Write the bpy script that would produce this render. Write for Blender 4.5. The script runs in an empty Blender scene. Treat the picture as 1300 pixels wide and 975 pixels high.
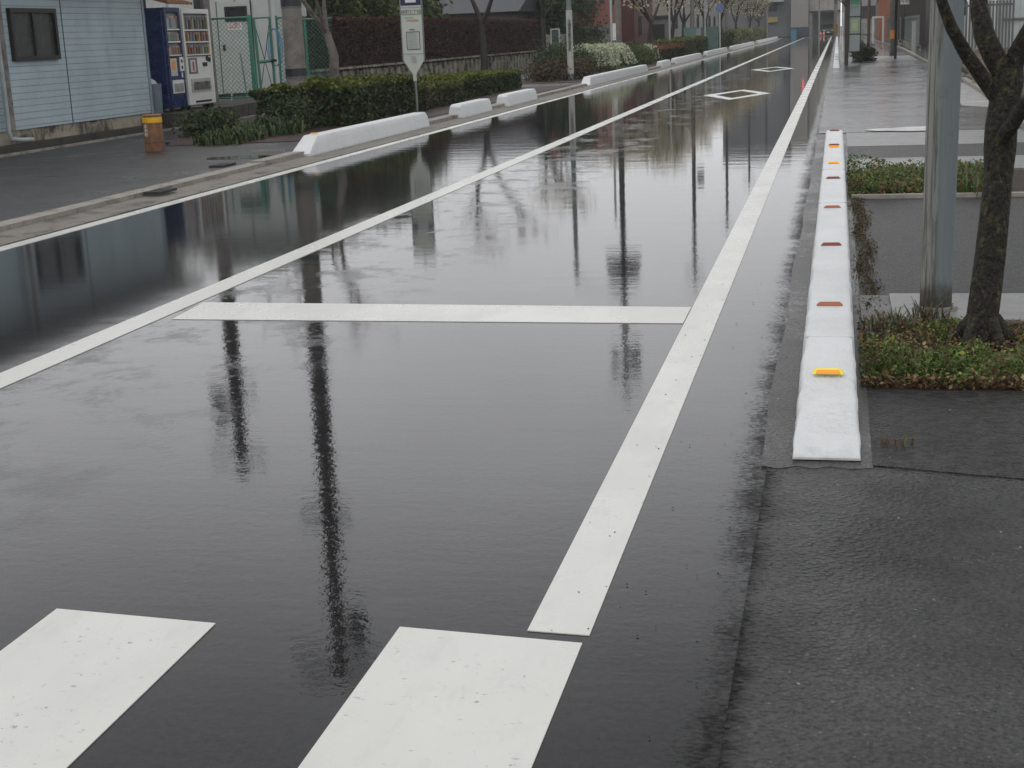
import bpy, math, random
import numpy as np
from mathutils import Vector, Matrix
random.seed(7); rng=np.random.default_rng(11)
S=bpy.context.scene; COL=S.collection
R=math.radians
# ------------------------------------------------------------------ camera (standing at the kerb, 1.5 m up, rolled a little)
F=1800.0; H=1.5
d=Vector(((1063-650)/F,-(30-487.5)/F,-1)).normalized()
hz=Vector((1,.042,0))
u=hz.cross(d); u=u if u.y>0 else -u; u.normalize()
xw=d.cross(u).normalized()
RW=Matrix((xw,d,u))            # world = RW @ cam
cd=bpy.data.cameras.new('camera'); cam=bpy.data.objects.new('camera',cd); COL.objects.link(cam)
cam.matrix_world=Matrix.Translation((0,0,H))@RW.to_4x4()
cd.sensor_width=36; cd.lens=36*F/1300; cd.clip_start=.05; cd.clip_end=3000
S.camera=cam
def ray(px,py): return RW@Vector(((px-650)/F,-(py-487.5)/F,-1))
def G(px,py,z=0):
    r=ray(px,py); s=(z-H)/r.z; return Vector((r.x*s,r.y*s,z))
def AY(px,py,Y):
    r=ray(px,py); s=Y/r.y; return Vector((r.x*s,Y,r.z*s+H))
def ZX(px,py,X):
    r=ray(px,py); s=X/r.x; return Vector((X,r.y*s,r.z*s+H))
# ------------------------------------------------------------------ materials
MATS={}
def nt(name):
    m=bpy.data.materials.new(name); m.use_nodes=True; n=m.node_tree.nodes; l=m.node_tree.links
    return m,n,l,n['Principled BSDF']
def mat(name,col,rough=.6,metal=0,ior=1.45,nscale=6,namt=.25,bump=0,bscale=60,stretch=(1,1,1),col2=None,n2scale=1.2,n2lo=.45,n2hi=.65,coat=0,rvar=.15):
    if name in MATS: return MATS[name]
    m,n,l,b=nt(name)
    geo=n.new('ShaderNodeNewGeometry'); mp=n.new('ShaderNodeMapping'); mp.inputs['Scale'].default_value=stretch
    l.new(geo.outputs['Position'],mp.inputs['Vector'])
    nz=n.new('ShaderNodeTexNoise'); nz.inputs['Scale'].default_value=nscale; nz.inputs['Detail'].default_value=6; nz.inputs['Roughness'].default_value=.65
    l.new(mp.outputs[0],nz.inputs['Vector'])
    mr=n.new('ShaderNodeMapRange'); mr.inputs[1].default_value=.25; mr.inputs[2].default_value=.75; mr.inputs[3].default_value=1-namt; mr.inputs[4].default_value=1+namt
    l.new(nz.outputs['Fac'],mr.inputs[0])
    base=n.new('ShaderNodeRGB'); base.outputs[0].default_value=(*col,1); src=base.outputs[0]
    if col2:
        n2=n.new('ShaderNodeTexNoise'); n2.inputs['Scale'].default_value=n2scale; n2.inputs['Detail'].default_value=7; n2.inputs['Roughness'].default_value=.7
        l.new(mp.outputs[0],n2.inputs['Vector'])
        r2=n.new('ShaderNodeMapRange'); r2.inputs[1].default_value=n2lo; r2.inputs[2].default_value=n2hi; l.new(n2.outputs['Fac'],r2.inputs[0])
        mx=n.new('ShaderNodeMix'); mx.data_type='RGBA'; l.new(r2.outputs[0],mx.inputs[0]); l.new(src,mx.inputs[6]); mx.inputs[7].default_value=(*col2,1); src=mx.outputs[2]
    mu=n.new('ShaderNodeVectorMath'); mu.operation='SCALE'; l.new(src,mu.inputs[0]); l.new(mr.outputs[0],mu.inputs['Scale']); l.new(mu.outputs[0],b.inputs['Base Color'])
    rr=n.new('ShaderNodeMapRange'); rr.inputs[3].default_value=max(.03,rough-rvar); rr.inputs[4].default_value=min(1,rough+rvar); l.new(nz.outputs['Fac'],rr.inputs[0]); l.new(rr.outputs[0],b.inputs['Roughness'])
    b.inputs['Metallic'].default_value=metal; b.inputs['IOR'].default_value=ior; b.inputs['Coat Weight'].default_value=coat; b.inputs['Coat Roughness'].default_value=.15
    if bump:
        nb=n.new('ShaderNodeTexNoise'); nb.inputs['Scale'].default_value=bscale; nb.inputs['Detail'].default_value=4; l.new(mp.outputs[0],nb.inputs['Vector'])
        bp=n.new('ShaderNodeBump'); bp.inputs['Strength'].default_value=1; bp.inputs['Distance'].default_value=bump; l.new(nb.outputs['Fac'],bp.inputs['Height']); l.new(bp.outputs[0],b.inputs['Normal'])
    MATS[name]=m; return m
def vmat(name,rough=.5,trans=0,gain=1.0):
    """colour of every leaf / item comes from the mesh attribute"""
    if name in MATS: return MATS[name]
    m,n,l,b=nt(name); a=n.new('ShaderNodeAttribute'); a.attribute_name='tone'
    l.new(a.outputs['Color'],b.inputs['Base Color']); b.inputs['Roughness'].default_value=rough
    b.inputs['IOR'].default_value=1.4
    if trans:
        t=n.new('ShaderNodeBsdfTranslucent'); l.new(a.outputs['Color'],t.inputs['Color'])
        ms=n.new('ShaderNodeMixShader'); ms.inputs[0].default_value=trans; l.new(b.outputs[0],ms.inputs[1]); l.new(t.outputs[0],ms.inputs[2]); l.new(ms.outputs[0],n['Material Output'].inputs['Surface'])
    MATS[name]=m; return m
class N:
    """little node-graph helper"""
    def __init__(s,name): s.m,s.n,s.l,s.b=nt(name); s.pos=s.n.new('ShaderNodeNewGeometry').outputs['Position']; sp=s.n.new('ShaderNodeSeparateXYZ'); s.l.new(s.pos,sp.inputs[0]); s.x,s.y,s.z=sp.outputs
    def set(s,i,v):
        if isinstance(v,(int,float)): i.default_value=v
        elif isinstance(v,tuple): i.default_value=v if len(v)!=3 or i.type!='RGBA' else (*v,1)
        else: s.l.new(v,i)
    def noise(s,scale,st=(1,1,1),detail=4,rough=.6,off=(0,0,0),dist=0):
        mp=s.n.new('ShaderNodeMapping'); mp.inputs['Scale'].default_value=st; mp.inputs['Location'].default_value=off; s.l.new(s.pos,mp.inputs[0])
        t=s.n.new('ShaderNodeTexNoise'); t.inputs['Scale'].default_value=scale; t.inputs['Detail'].default_value=detail; t.inputs['Roughness'].default_value=rough; t.inputs['Distortion'].default_value=dist
        s.l.new(mp.outputs[0],t.inputs['Vector']); return t.outputs['Fac']
    def vor(s,scale,st=(1,1,1),feat='F1'):
        mp=s.n.new('ShaderNodeMapping'); mp.inputs['Scale'].default_value=st; s.l.new(s.pos,mp.inputs[0])
        t=s.n.new('ShaderNodeTexVoronoi'); t.feature=feat; t.inputs['Scale'].default_value=scale; s.l.new(mp.outputs[0],t.inputs['Vector']); return t.outputs['Distance']
    def ma(s,op,a,b=0,c=0):
        t=s.n.new('ShaderNodeMath'); t.operation=op; s.set(t.inputs[0],a); s.set(t.inputs[1],b)
        if op in('MULTIPLY_ADD','SMOOTH_MIN'): s.set(t.inputs[2],c)
        return t.outputs[0]
    def mr(s,v,a,b,c=0.0,dd=1.0,smooth=False):
        t=s.n.new('ShaderNodeMapRange'); s.set(t.inputs[0],v)
        if smooth: t.interpolation_type='SMOOTHSTEP'
        for i,k in enumerate((a,b,c,dd)): s.set(t.inputs[i+1],k)
        return t.outputs[0]
    def mix(s,f,a,b):
        t=s.n.new('ShaderNodeMix'); t.data_type='RGBA'; s.set(t.inputs[0],f)
        for i,v in ((6,a),(7,b)):
            if isinstance(v,tuple): t.inputs[i].default_value=(*v,1)
            else: s.l.new(v,t.inputs[i])
        return t.outputs[2]
    def fmix(s,f,a,b): return s.mr(f,0,1,a,b)
    def bump(s,h,dist,prev=None,strength=1):
        t=s.n.new('ShaderNodeBump'); s.set(t.inputs['Height'],h); s.set(t.inputs['Distance'],dist); s.set(t.inputs['Strength'],strength)
        if prev: s.l.new(prev,t.inputs['Normal'])
        return t.outputs[0]
    def done(s,col,rough,nrm=None,ior=1.38):
        s.set(s.b.inputs['Base Color'],col); s.set(s.b.inputs['Roughness'],rough); s.b.inputs['IOR'].default_value=ior if isinstance(ior,float) else 1.4
        if nrm: s.l.new(nrm,s.b.inputs['Normal'])
        return s.m
def road_material():
    w=N('wet_road_asphalt')
    left=w.mr(w.x,-3.7,-4.1,0.,1.,True)                         # standing water in the left lane
    far=w.mr(w.y,9.,22.,0.,1.)
    pud=w.noise(.55,(1.3,.35,1),5,.6,dist=.4)
    streak=w.noise(1.6,(.35,1.6,1),4,.6,(5,3,0))
    en=w.ma('MULTIPLY',w.ma('SUBTRACT',w.noise(5,(1,1,1),7,.8),.5),.30); rag=w.noise(45,(.6,1,1),5,.8,(1,2,3))
    edge=w.ma('ADD',w.x,w.ma('MULTIPLY',en,.45)); gg=w.ma('MULTIPLY',w.mr(edge,-.43,-.255,0.,1.),w.mr(w.noise(2.3,(1,1,1),5,.7,(4,2,2)),.36,.58,.72,1.08)); fine2=w.noise(75,(.55,1,1),4,.75,(6,6,6))
    rim=w.mr(w.ma('ADD',w.ma('MULTIPLY',gg,.42),w.ma('ADD',w.ma('MULTIPLY',fine2,.75),w.ma('MULTIPLY',rag,.25))),.68,1.02,0.,1.)
    rimm=w.ma('MULTIPLY',rim,w.mr(w.y,60.,12.,.3,1.)); rimm=w.ma('MULTIPLY',rimm,w.mr(w.x,-.8,-.6,0.,1.))
    wet=w.mr(pud,.38,.6,0.,1.,True)
    # left lane near the centre line dries out in ragged strips
    dry=w.ma('MULTIPLY',w.mr(w.noise(1.5,(1.0,.9,1),7,.8,(9,1,0),.15),.47,.62,0.,1.,True),w.mr(w.ma('ABSOLUTE',w.ma('ADD',w.x,3.2)),.5,1.05,1.,0.,True))
    agg=w.noise(150,(1,1,1),3,.7); grain=w.noise(55,(1,1,1),3,.6); rip=w.noise(24,(1,1,1),3,.6); wave=w.noise(3.2,(.35,1.3,1),4,.55,(2,5,0))
    fine=w.ma('ADD',w.ma('MULTIPLY',grain,.8),w.ma('MULTIPLY',agg,.12))
    d1=w.fmix(left,w.fmix(w.mr(w.y,4.5,10.5,0.,1.),w.fmix(wet,.00019,.00013),.00002),w.fmix(w.mr(w.noise(.7,(1,.6,1),3,.5),.45,.65,0.,1.),.000015,.00006))
    d1=w.ma('ADD',d1,w.ma('MULTIPLY',dry,.0004))
    n1=w.bump(fine,d1)
    d2=w.fmix(left,w.fmix(w.mr(w.y,4.5,14.,0.,1.),w.fmix(wet,.00044,.00031),w.fmix(wet,.00015,.00009)),w.fmix(far,.00006,.00018))
    n2=w.bump(rip,d2,n1); n2=w.bump(wave,w.fmix(left,w.fmix(far,.0008,.0012),w.fmix(far,.0004,.0020)),n2)
    spk=w.mr(w.noise(9.5,(1,1,1),2,.5,(3,3,3)),.735,.76,0.,1.)
    col=w.mix(w.mr(grain,.3,.7),(.004,.004,.0045),(.017,.017,.018))
    col=w.mix(w.ma('MULTIPLY',w.mr(agg,.6,.75),.5),col,(.085,.085,.085))
    col=w.mix(w.ma('MULTIPLY',rimm,.92),col,(.007,.007,.007))
    col=w.mix(w.ma('MULTIPLY',w.mr(streak,.5,.7),.25),col,(.03,.03,.03))
    rg=w.fmix(left,w.fmix(wet,.035,.02),w.fmix(far,.075,.035))
    rg=w.ma('ADD',rg,w.ma('MULTIPLY',rimm,.6)); rg=w.ma('ADD',rg,w.ma('MULTIPLY',dry,.14)); poke=w.ma('MULTIPLY',w.mr(w.noise(85,(.45,1,1),4,.75,(8,3,2)),.57,.66,0.,1.),w.mr(w.noise(2.1,(1,.8,1),5,.7,(3,8,2)),.36,.62,.06,.55)); poke=w.ma('MULTIPLY',poke,w.mr(w.y,5.,13.,1.,.15)); poke=w.ma('MULTIPLY',poke,w.mr(left,0.,1.,1.,.4))
    w.set(w.b.inputs['Specular IOR Level'],w.mr(w.ma('MINIMUM',w.ma('ADD',rimm,w.ma('ADD',w.ma('MULTIPLY',dry,.16),poke)),1.),0.,1.,.5,.12))
    return w.done(col,rg,n2,1.40)
def coarse_material(name,c0,c1,dist=.004,scale=70,rough=.34,wetlo=.4,wethi=.62,rim=False,dry=.35):
    w=N(name); v=w.vor(scale); g=w.noise(scale*1.6,(1,1,1),4,.7); p=w.noise(.9,(1,1,1),5,.65,dist=.5)
    wet=w.mr(p,wetlo,wethi,0.,1.,True)
    col=w.mix(w.mr(g,.34,.68),c0,c1); col=w.mix(w.ma('MULTIPLY',w.mr(w.noise(scale*1.3,(1,1,1),2,.5,(7,7,7)),.69,.73),.8),col,(.17,.17,.165))
    big=w.noise(1.7,(1,1,1),5,.7,(2,8,1)); col=w.mix(w.mr(big,.42,.62,0.,.45),col,tuple(c*.55 for c in c0))
    if rim:
        e=w.ma('ADD',w.x,w.ma('ADD',w.ma('MULTIPLY',w.ma('SUBTRACT',w.noise(4,(1,1,1),7,.8,(5,1,1)),.5),.17),w.ma('MULTIPLY',w.ma('SUBTRACT',w.noise(60,(1,1,1),4,.7),.5),.07)))
        col=w.mix(w.mr(e,-.222,-.165,.92,0.),col,(.006,.006,.006))
        big2=w.noise(1.1,(1,1,1),5,.6,(3,3,8)); col=w.mix(w.mr(big2,.5,.68,0.,.5),col,(.012,.012,.012)); w.set(w.b.inputs['Specular IOR Level'],w.ma('MULTIPLY',w.mr(big2,.48,.66,.55,.28),w.mr(e,-.222,-.165,.1,1.)))
    h=w.ma('ADD',w.mr(v,0.,.6,1.,0.),w.ma('MULTIPLY',g,.9))
    n1=w.bump(h,w.fmix(wet,dist,dist*dry))
    if name=='coarse_open_asphalt': col=w.mix(w.mr(w.noise(30,(.7,1,1),4,.75,(2,2,2)),.42,.60,.0,.7),col,(.06,.058,.056))
    if name=='coarse_open_asphalt': w.b.inputs['Specular IOR Level'].default_value=.28
    return w.done(col,w.fmix(wet,rough,rough*.55),n1,1.36)
def concrete_material(name,c0,c1,stain,dist=.0015,rough=.5,ss=2.2,lo=.5,hi=.68):
    w=N(name); g=w.noise(80,(1,1,1),5,.75); b=w.noise(6,(1,1,1),6,.7); st=w.noise(ss,(1,1,1),7,.75,(4,4,4),.6)
    col=w.mix(w.mr(b,.3,.7),c0,c1); col=w.mix(w.mr(st,lo,hi),col,stain); col=w.mix(w.ma('MULTIPLY',w.mr(g,.6,.75),.4),col,tuple(c*.5 for c in c0))
    return w.done(col,w.mr(b,.3,.7,rough-.14,rough+.1),w.bump(g,dist),1.42)
def paint_material(name='worn_white_road_paint'):
    w=N(name); g=w.noise(140,(1,1,1),4,.75); f=w.noise(22,(1,1,1),5,.75,(3,1,1)); big=w.noise(1.5,(1,.6,1),5,.6)
    col=w.mix(w.mr(big,.3,.7),(.52,.52,.49),(.60,.60,.565)); chip=w.ma('MULTIPLY',w.mr(f,.62,.66),w.mr(w.noise(2.2,(1,1,1),3,.6,(8,2,1)),.47,.6))
    col=w.mix(chip,col,(.2,.2,.19)); col=w.mix(w.ma('MULTIPLY',w.mr(g,.64,.72),.5),col,(.4,.4,.38))
    col=w.mix(w.ma('MULTIPLY',w.mr(w.noise(34,(.7,1.3,1),5,.75,(4,9,1)),.63,.68),w.mr(w.noise(1.3,(1,1,1),3,.6,(2,7,1)),.42,.6,.15,.8)),col,(.27,.27,.26)); col=w.mix(w.mr(w.noise(9,(1,.25,1),6,.75,(8,1,1)),.55,.75,0.,.22),col,(.3,.3,.28))
    col=w.mix(w.mr(w.noise(3,(1,1,1),6,.7,(1,1,9)),.58,.75,0.,.3),col,(.36,.36,.34))
    return w.done(col,w.mr(big,.4,.65,.34,.2),w.bump(g,.0004),1.45)
ROAD=road_material(); PAINT=paint_material()
SIDEW=coarse_material('wet_sidewalk_asphalt',(.026,.026,.027),(.075,.074,.074),.0018,70,.27,.38,.56)
LSIDE=coarse_material('left_sidewalk_asphalt',(.018,.017,.017),(.048,.046,.044),.0026,70,.42,.5,.72)
NEARA=coarse_material('near_footway_asphalt',(.013,.013,.0135),(.064,.064,.064),.0062,50,.22,.48,.72,True,.4)
COARSE=coarse_material('coarse_open_asphalt',(.004,.004,.004),(.036,.036,.036),.0085,62,.36,.6,.9)
GUT=coarse_material('gutter_concrete',(.022,.021,.020),(.105,.102,.096),.0038,75,.3,.45,.65)
LGUT=concrete_material('left_gutter_concrete',(.12,.108,.092),(.2,.185,.16),(.06,.055,.05),.003,.6,2.6,.5,.62)
CURB=concrete_material('kerb_concrete',(.2,.185,.16),(.30,.28,.25),(.08,.073,.064),.0015,.6)
SLAB=concrete_material('pale_concrete_slab',(.13,.13,.127),(.22,.217,.213),(.09,.088,.082),.001,.4,1.6,.52,.7)
WHITEC0=concrete_material('white_painted_concrete',(.56,.575,.585),(.65,.665,.675),(.42,.42,.41),.006,.5,6,.62,.8)
w=N('painted_rough_concrete'); g=w.noise(70,(1,1,1),5,.75); g2=w.noise(17,(1,1,1),5,.65); side=w.mr(w.noise(2.3,(1,1,1),3,.5,(3,1,1)),.45,.6)
col=w.mix(w.mr(w.noise(3,(1,1,1),6,.7),.3,.7),(.56,.572,.578),(.64,.652,.658)); col=w.mix(w.mr(w.ma('ADD',w.z,w.ma('MULTIPLY',w.noise(14,(1,1,.5),5,.75),.10)),.045,.085,.55,0.),col,(.25,.24,.22)); col=w.mix(w.mr(w.noise(26,(1,.4,1),6,.8,(5,5,5)),.64,.72,0.,.5),col,(.33,.32,.30)); col=w.mix(w.mr(w.noise(5,(1,1,.3),6,.75,(7,2,5)),.56,.74,0.,.22),col,(.34,.33,.31))
WHITEC=w.done(col,.42,w.bump(g,.004,w.bump(g2,w.fmix(side,.006,.020))),1.45)
FOUND=concrete_material('mouldy_foundation_concrete',(.24,.22,.17),(.36,.33,.26),(.05,.045,.035),.001,.7,1.4,.48,.60)
DARKC=concrete_material('dark_mossy_concrete',(.03,.028,.024),(.06,.055,.048),(.012,.012,.01),.003,.6)
POLEC=concrete_material('weathered_pole_concrete',(.12,.11,.097),(.19,.175,.157),(.06,.054,.047),.0006,.6,3,.5,.75)
WALLC=concrete_material('weathered_wall_concrete',(.2,.19,.15),(.33,.31,.25),(.04,.038,.03),.001,.65,3.0,.44,.58)
SOIL=coarse_material('damp_soil',(.02,.014,.009),(.055,.038,.024),.012,40,.7,.7,.9)
REDSOIL=coarse_material('reddish_brick_bits',(.026,.013,.011),(.055,.030,.025),.01,30,.55,.7,.9)
w=N('rain_puddle'); PUD=w.done((.02,.02,.02),.04,w.bump(w.noise(12),.0002),1.36)
GROUND=coarse_material('ground_far',(.03,.03,.028),(.06,.058,.05),.004,30,.5)
LEAF=vmat('leaves',.55,.25); ITEM=vmat('coloured_items',.4); PETAL=vmat('petals',.7,.3)
BARK=mat('mossy_bark',(.020,.016,.012),.8,nscale=30,namt=.85,bump=.05,bscale=55,col2=(.062,.066,.022),n2scale=34,n2lo=.53,n2hi=.63,stretch=(1,1,.6))
BARKD=mat('wet_dark_bark',(.022,.018,.015),.7,nscale=12,namt=.4,bump=.006,bscale=50)
BARKG=mat('pale_grey_bark',(.13,.115,.1),.8,nscale=9,namt=.4,bump=.006,bscale=50,col2=(.06,.055,.045),n2scale=5)
GREEN=mat('green_painted_steel',(.03,.14,.10),.45,namt=.2)
GALV=mat('galvanised_steel',(.16,.18,.175),.5,.25,nscale=7,namt=.25)
GREYP=mat('pale_grey_paint',(.33,.34,.33),.5,namt=.12)
WHITEP=mat('white_paint',(.62,.62,.60),.4,namt=.08)
BLACKP=mat('black_paint',(.012,.012,.013),.4,namt=.1)
DARKM=mat('dark_steel',(.03,.03,.032),.45,.4,namt=.2)
RUST=mat('rusty_red_steel',(.10,.045,.024),.7,nscale=14,namt=.5,col2=(.20,.10,.045),n2scale=8,n2lo=.4,n2hi=.6,stretch=(1,1,.3))
YEL=mat('yellow_paint',(.62,.36,.02),.5,namt=.15)
BLUE=mat('deep_blue_enamel',(.008,.018,.085),.28,namt=.05,coat=.3)
MWHITE=mat('cream_enamel',(.60,.60,.57),.35,namt=.06)
GLASS=mat('dark_window_glass',(.02,.024,.024),.08,ior=1.5,namt=.1,rvar=.03)
BROWNM=mat('bronze_window_frame',(.022,.017,.016),.45,namt=.1)
ORANGE=mat('orange_reflector',(.85,.30,.01),.3,namt=.06)
YREF=mat('yellow_reflector',(.85,.72,.02),.35,namt=.06)
REDREF=mat('dull_red_reflector',(.17,.035,.03),.5,namt=.15)
RUSTREF=mat('dull_orange_reflector',(.30,.10,.045),.5,namt=.15)
RED=mat('red_paint',(.45,.02,.03),.5,namt=.1)
SIGNW=mat('sign_board_pale',(.45,.47,.43),.5,namt=.05)
def siding_material(name,c,pitch,axis='z',gw=.07):
    w=N(name); co={'z':w.z,'x':w.x,'y':w.y}[axis]
    t=w.ma('FRACT',w.ma('DIVIDE',co,pitch)); gr=w.ma('ADD',w.mr(t,0.,gw,1.,0.),w.mr(t,.95,1.,0.,1.))
    col=w.mix(w.mr(w.noise(1.4,(1,1,1),6,.65),.35,.7),c,tuple(k*.8 for k in c)); 
    st=w.noise(2.2,(1,1,.3),5,.7,(7,3,1)); col=w.mix(w.mr(st,.58,.75,0.,.4),col,(.16,.14,.15))
    col=w.mix(w.ma('MULTIPLY',gr,.75),col,tuple(k*.25 for k in c))
    return w.done(col,.5,w.bump(t,pitch*.08),1.4)
SIDING=siding_material('pale_blue_siding',(.41,.50,.535),.105,gw=.13)
def slat_material(name,c,pitch,axis): return siding_material(name,c,pitch,axis)
# ------------------------------------------------------------------ mesh helpers
class MB:
    def __init__(s): s.v=[]; s.f=[]; s.smooth=False; s.tone=None
    def box(s,x0,x1,y0,y1,z0,z1):
        k=len(s.v); s.v+=[(x,y,z) for z in (z0,z1) for y in (y0,y1) for x in (x0,x1)]
        s.f+=[(k,k+2,k+3,k+1),(k+4,k+5,k+7,k+6),(k,k+1,k+5,k+4),(k+2,k+6,k+7,k+3),(k,k+4,k+6,k+2),(k+1,k+3,k+7,k+5)]
        if s.tone is not None: s.tones=getattr(s,'tones',[])+[s.tone]*8
        return s
    def obox(s,c,ax,ay,az,hx,hy,hz_):
        k=len(s.v); c=Vector(c)
        for dz in(-1,1):
            for dy in(-1,1):
                for dx in(-1,1): s.v.append(tuple(c+ax*hx*dx+ay*hy*dy+az*hz_*dz))
        s.f+=[(k,k+2,k+3,k+1),(k+4,k+5,k+7,k+6),(k,k+1,k+5,k+4),(k+2,k+6,k+7,k+3),(k,k+4,k+6,k+2),(k+1,k+3,k+7,k+5)]
        if s.tone is not None: s.tones=getattr(s,'tones',[])+[s.tone]*8
        return s
    def bar(s,a,b,w,t=None):
        a=Vector(a); b=Vector(b); ax=(b-a); L=ax.length; ax.normalize(); up=Vector((0,0,1)) if abs(ax.z)<.95 else Vector((0,1,0))
        ay=up.cross(ax).normalized(); az=ax.cross(ay); return s.obox((a+b)/2,ax,ay,az,L/2,w/2,(t or w)/2)
    def poly(s,pts,z0,z1):   # vertical prism from xy outline
        k=len(s.v); n=len(pts); s.v+=[(p[0],p[1],z0) for p in pts]+[(p[0],p[1],z1) for p in pts]
        s.f+=[tuple(range(k+n-1,k-1,-1)),tuple(range(k+n,k+2*n))]+[(k+i,k+(i+1)%n,k+n+(i+1)%n,k+n+i) for i in range(n)]; return s
    def prism(s,pts,off):    # outline in 3d swept by off
        k=len(s.v); n=len(pts); o=Vector(off); s.v+=[tuple(p) for p in pts]+[tuple(Vector(p)+o) for p in pts]
        s.f+=[tuple(range(k+n-1,k-1,-1)),tuple(range(k+n,k+2*n))]+[(k+i,k+(i+1)%n,k+n+(i+1)%n,k+n+i) for i in range(n)]
        if s.tone is not None: s.tones=getattr(s,'tones',[])+[s.tone]*(2*n)
        return s
    def sheet(s,pts,z):
        k=len(s.v); s.v+=[(p[0],p[1],z) for p in pts]; s.f.append(tuple(range(k,k+len(pts)))); return s
    def loft(s,rings,cap=True):
        k=len(s.v); n=len(rings[0])
        for r in rings: s.v+=[tuple(p) for p in r]
        for j in range(len(rings)-1):
            for i in range(n):
                a=k+j*n+i; b=k+j*n+(i+1)%n; s.f.append((a,b,b+n,a+n))
        if cap: s.f+=[tuple(range(k+n-1,k-1,-1)),tuple(range(k+(len(rings)-1)*n,k+len(rings)*n))]
        return s
    def tube(s,pts,rad,n=8,jit=0):
        pts=[Vector(p) for p in pts]; rings=[]; prev=None
        for i,p in enumerate(pts):
            t=(pts[min(i+1,len(pts)-1)]-pts[max(i-1,0)]).normalized()
            if prev is None: a=Vector((1,0,0)) if abs(t.x)<.9 else Vector((0,1,0)); a=(a-t*a.dot(t)).normalized()
            else: a=(prev-t*prev.dot(t)).normalized()
            prev=a; b=t.cross(a); r=rad[i] if hasattr(rad,'__len__') else rad
            rings.append([p+(a*math.cos(q)+b*math.sin(q))*r*(1+jit*random.uniform(-1,1)) for q in [2*math.pi*k/n for k in range(n)]])
        s.smooth=True; return s.loft(rings)
    def cyl(s,x,y,z0,z1,r,n=20,r1=None): return s.tube([(x,y,z0),(x,y,z1)],[r,r if r1 is None else r1],n)
    def disc(s,c,nrm,r,t,n=28):
        c=Vector(c); nrm=Vector(nrm).normalized(); return s.tube([c-nrm*t/2,c+nrm*t/2],r,n)
def tag(o,label=None,cat=None,group=None,kind=None):
    for k,v in(('label',label),('category',cat),('group',group),('kind',kind)):
        if v: o[k]=v
    return o
def finish(me,smooth):
    if smooth:
        for p in me.polygons: p.use_smooth=True
        me.set_sharp_from_angle(angle=R(40))
def base_of(parent):
    o=Vector((0,0,0))
    while parent: o+=parent.location; parent=parent.parent
    return o
def obj(name,mb,material,parent=None,bevel=0):
    off=base_of(parent); me=bpy.data.meshes.new(name)
    me.from_pydata([(v[0]-off.x,v[1]-off.y,v[2]-off.z) for v in mb.v],[],mb.f); me.materials.append(material)
    if hasattr(mb,'tones'):
        a=me.color_attributes.new('tone','FLOAT_COLOR','POINT'); a.data.foreach_set('color',np.array([(*t,1) for t in mb.tones],dtype=np.float32).ravel())
    me.update(); finish(me,mb.smooth)
    o=bpy.data.objects.new(name,me); COL.objects.link(o); o.parent=parent
    if bevel:
        m=o.modifiers.new('edge','BEVEL'); m.width=bevel; m.segments=2; m.limit_method='ANGLE'; m.angle_limit=R(35)
    return o
def thing(name,label,cat,loc,group=None):
    o=bpy.data.objects.new(name,None); COL.objects.link(o); o.location=loc; o.empty_display_size=.2; return tag(o,label,cat,group)
def struct(name,mb,m): return tag(obj(name,mb,m),kind='structure')
def quads(name,pts,size,cols,material,parent=None,aspect=.6,up=.0,droop=0):
    """many small leaf faces; pts (n,3), size (n,), cols (n,3)"""
    off=base_of(parent); n=len(pts); P=np.asarray(pts,float)-np.array(off)
    nr=rng.normal(size=(n,3)); nr[:,2]+=up; nr/=np.linalg.norm(nr,axis=1)[:,None]
    t=rng.normal(size=(n,3)); a=np.cross(nr,t); a/=np.linalg.norm(a,axis=1)[:,None]; b=np.cross(nr,a)
    sz=np.broadcast_to(np.asarray(size,float),(n,))[:,None]*rng.uniform(.65,1.35,(n,1)); A=a*sz; B=b*sz*aspect
    V=np.stack([P-A,P-B*.9+nr*sz*.12,P+A,P+B*.9+nr*sz*.12],1).reshape(-1,3).astype(np.float32)
    me=bpy.data.meshes.new(name); me.vertices.add(4*n); me.vertices.foreach_set('co',V.ravel())
    me.loops.add(4*n); me.loops.foreach_set('vertex_index',np.arange(4*n,dtype=np.int32))
    me.polygons.add(n); me.polygons.foreach_set('loop_start',np.arange(0,4*n,4,dtype=np.int32)); me.polygons.foreach_set('loop_total',np.full(n,4,dtype=np.int32))
    me.update(); C=np.repeat(np.concatenate([np.clip(cols,0,1),np.ones((n,1))],1),4,axis=0).astype(np.float32)
    at=me.color_attributes.new('tone','FLOAT_COLOR','POINT'); at.data.foreach_set('color',C.ravel()); me.materials.append(material); me.validate()
    o=bpy.data.objects.new(name,me); COL.objects.link(o); o.parent=parent; return o
def tones(n,cs,w=None,j=.25):
    c=np.array(cs,float)[rng.choice(len(cs),n,p=None if w is None else np.array(w)/sum(w))]
    return c*rng.uniform(1-j,1+j,(n,1))
def text(name,body,size,origin,ax,up,material,parent,depth=.002,align='CENTER',sx=1.0):
    """lettering as real mesh: ax = reading direction, up = letter up"""
    c=bpy.data.curves.new(name,'FONT'); c.body=body; c.size=size; c.extrude=depth; c.align_x=align; c.align_y='CENTER'; c.resolution_u=3
    o=bpy.data.objects.new(name,c); COL.objects.link(o); dg=bpy.context.evaluated_depsgraph_get(); dg.update()
    me=bpy.data.meshes.new_from_object(o.evaluated_get(dg)); bpy.data.objects.remove(o)
    ax=Vector(ax).normalized(); up=Vector(up).normalized(); nn=ax.cross(up)
    M=Matrix((ax*sx,up,nn)).transposed().to_4x4(); M.translation=Vector(origin)-base_of(parent); me.transform(M)
    me.materials.clear(); me.materials.append(material); me.name=name
    q=bpy.data.objects.new(name,me); COL.objects.link(q); q.parent=parent; return q
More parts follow.
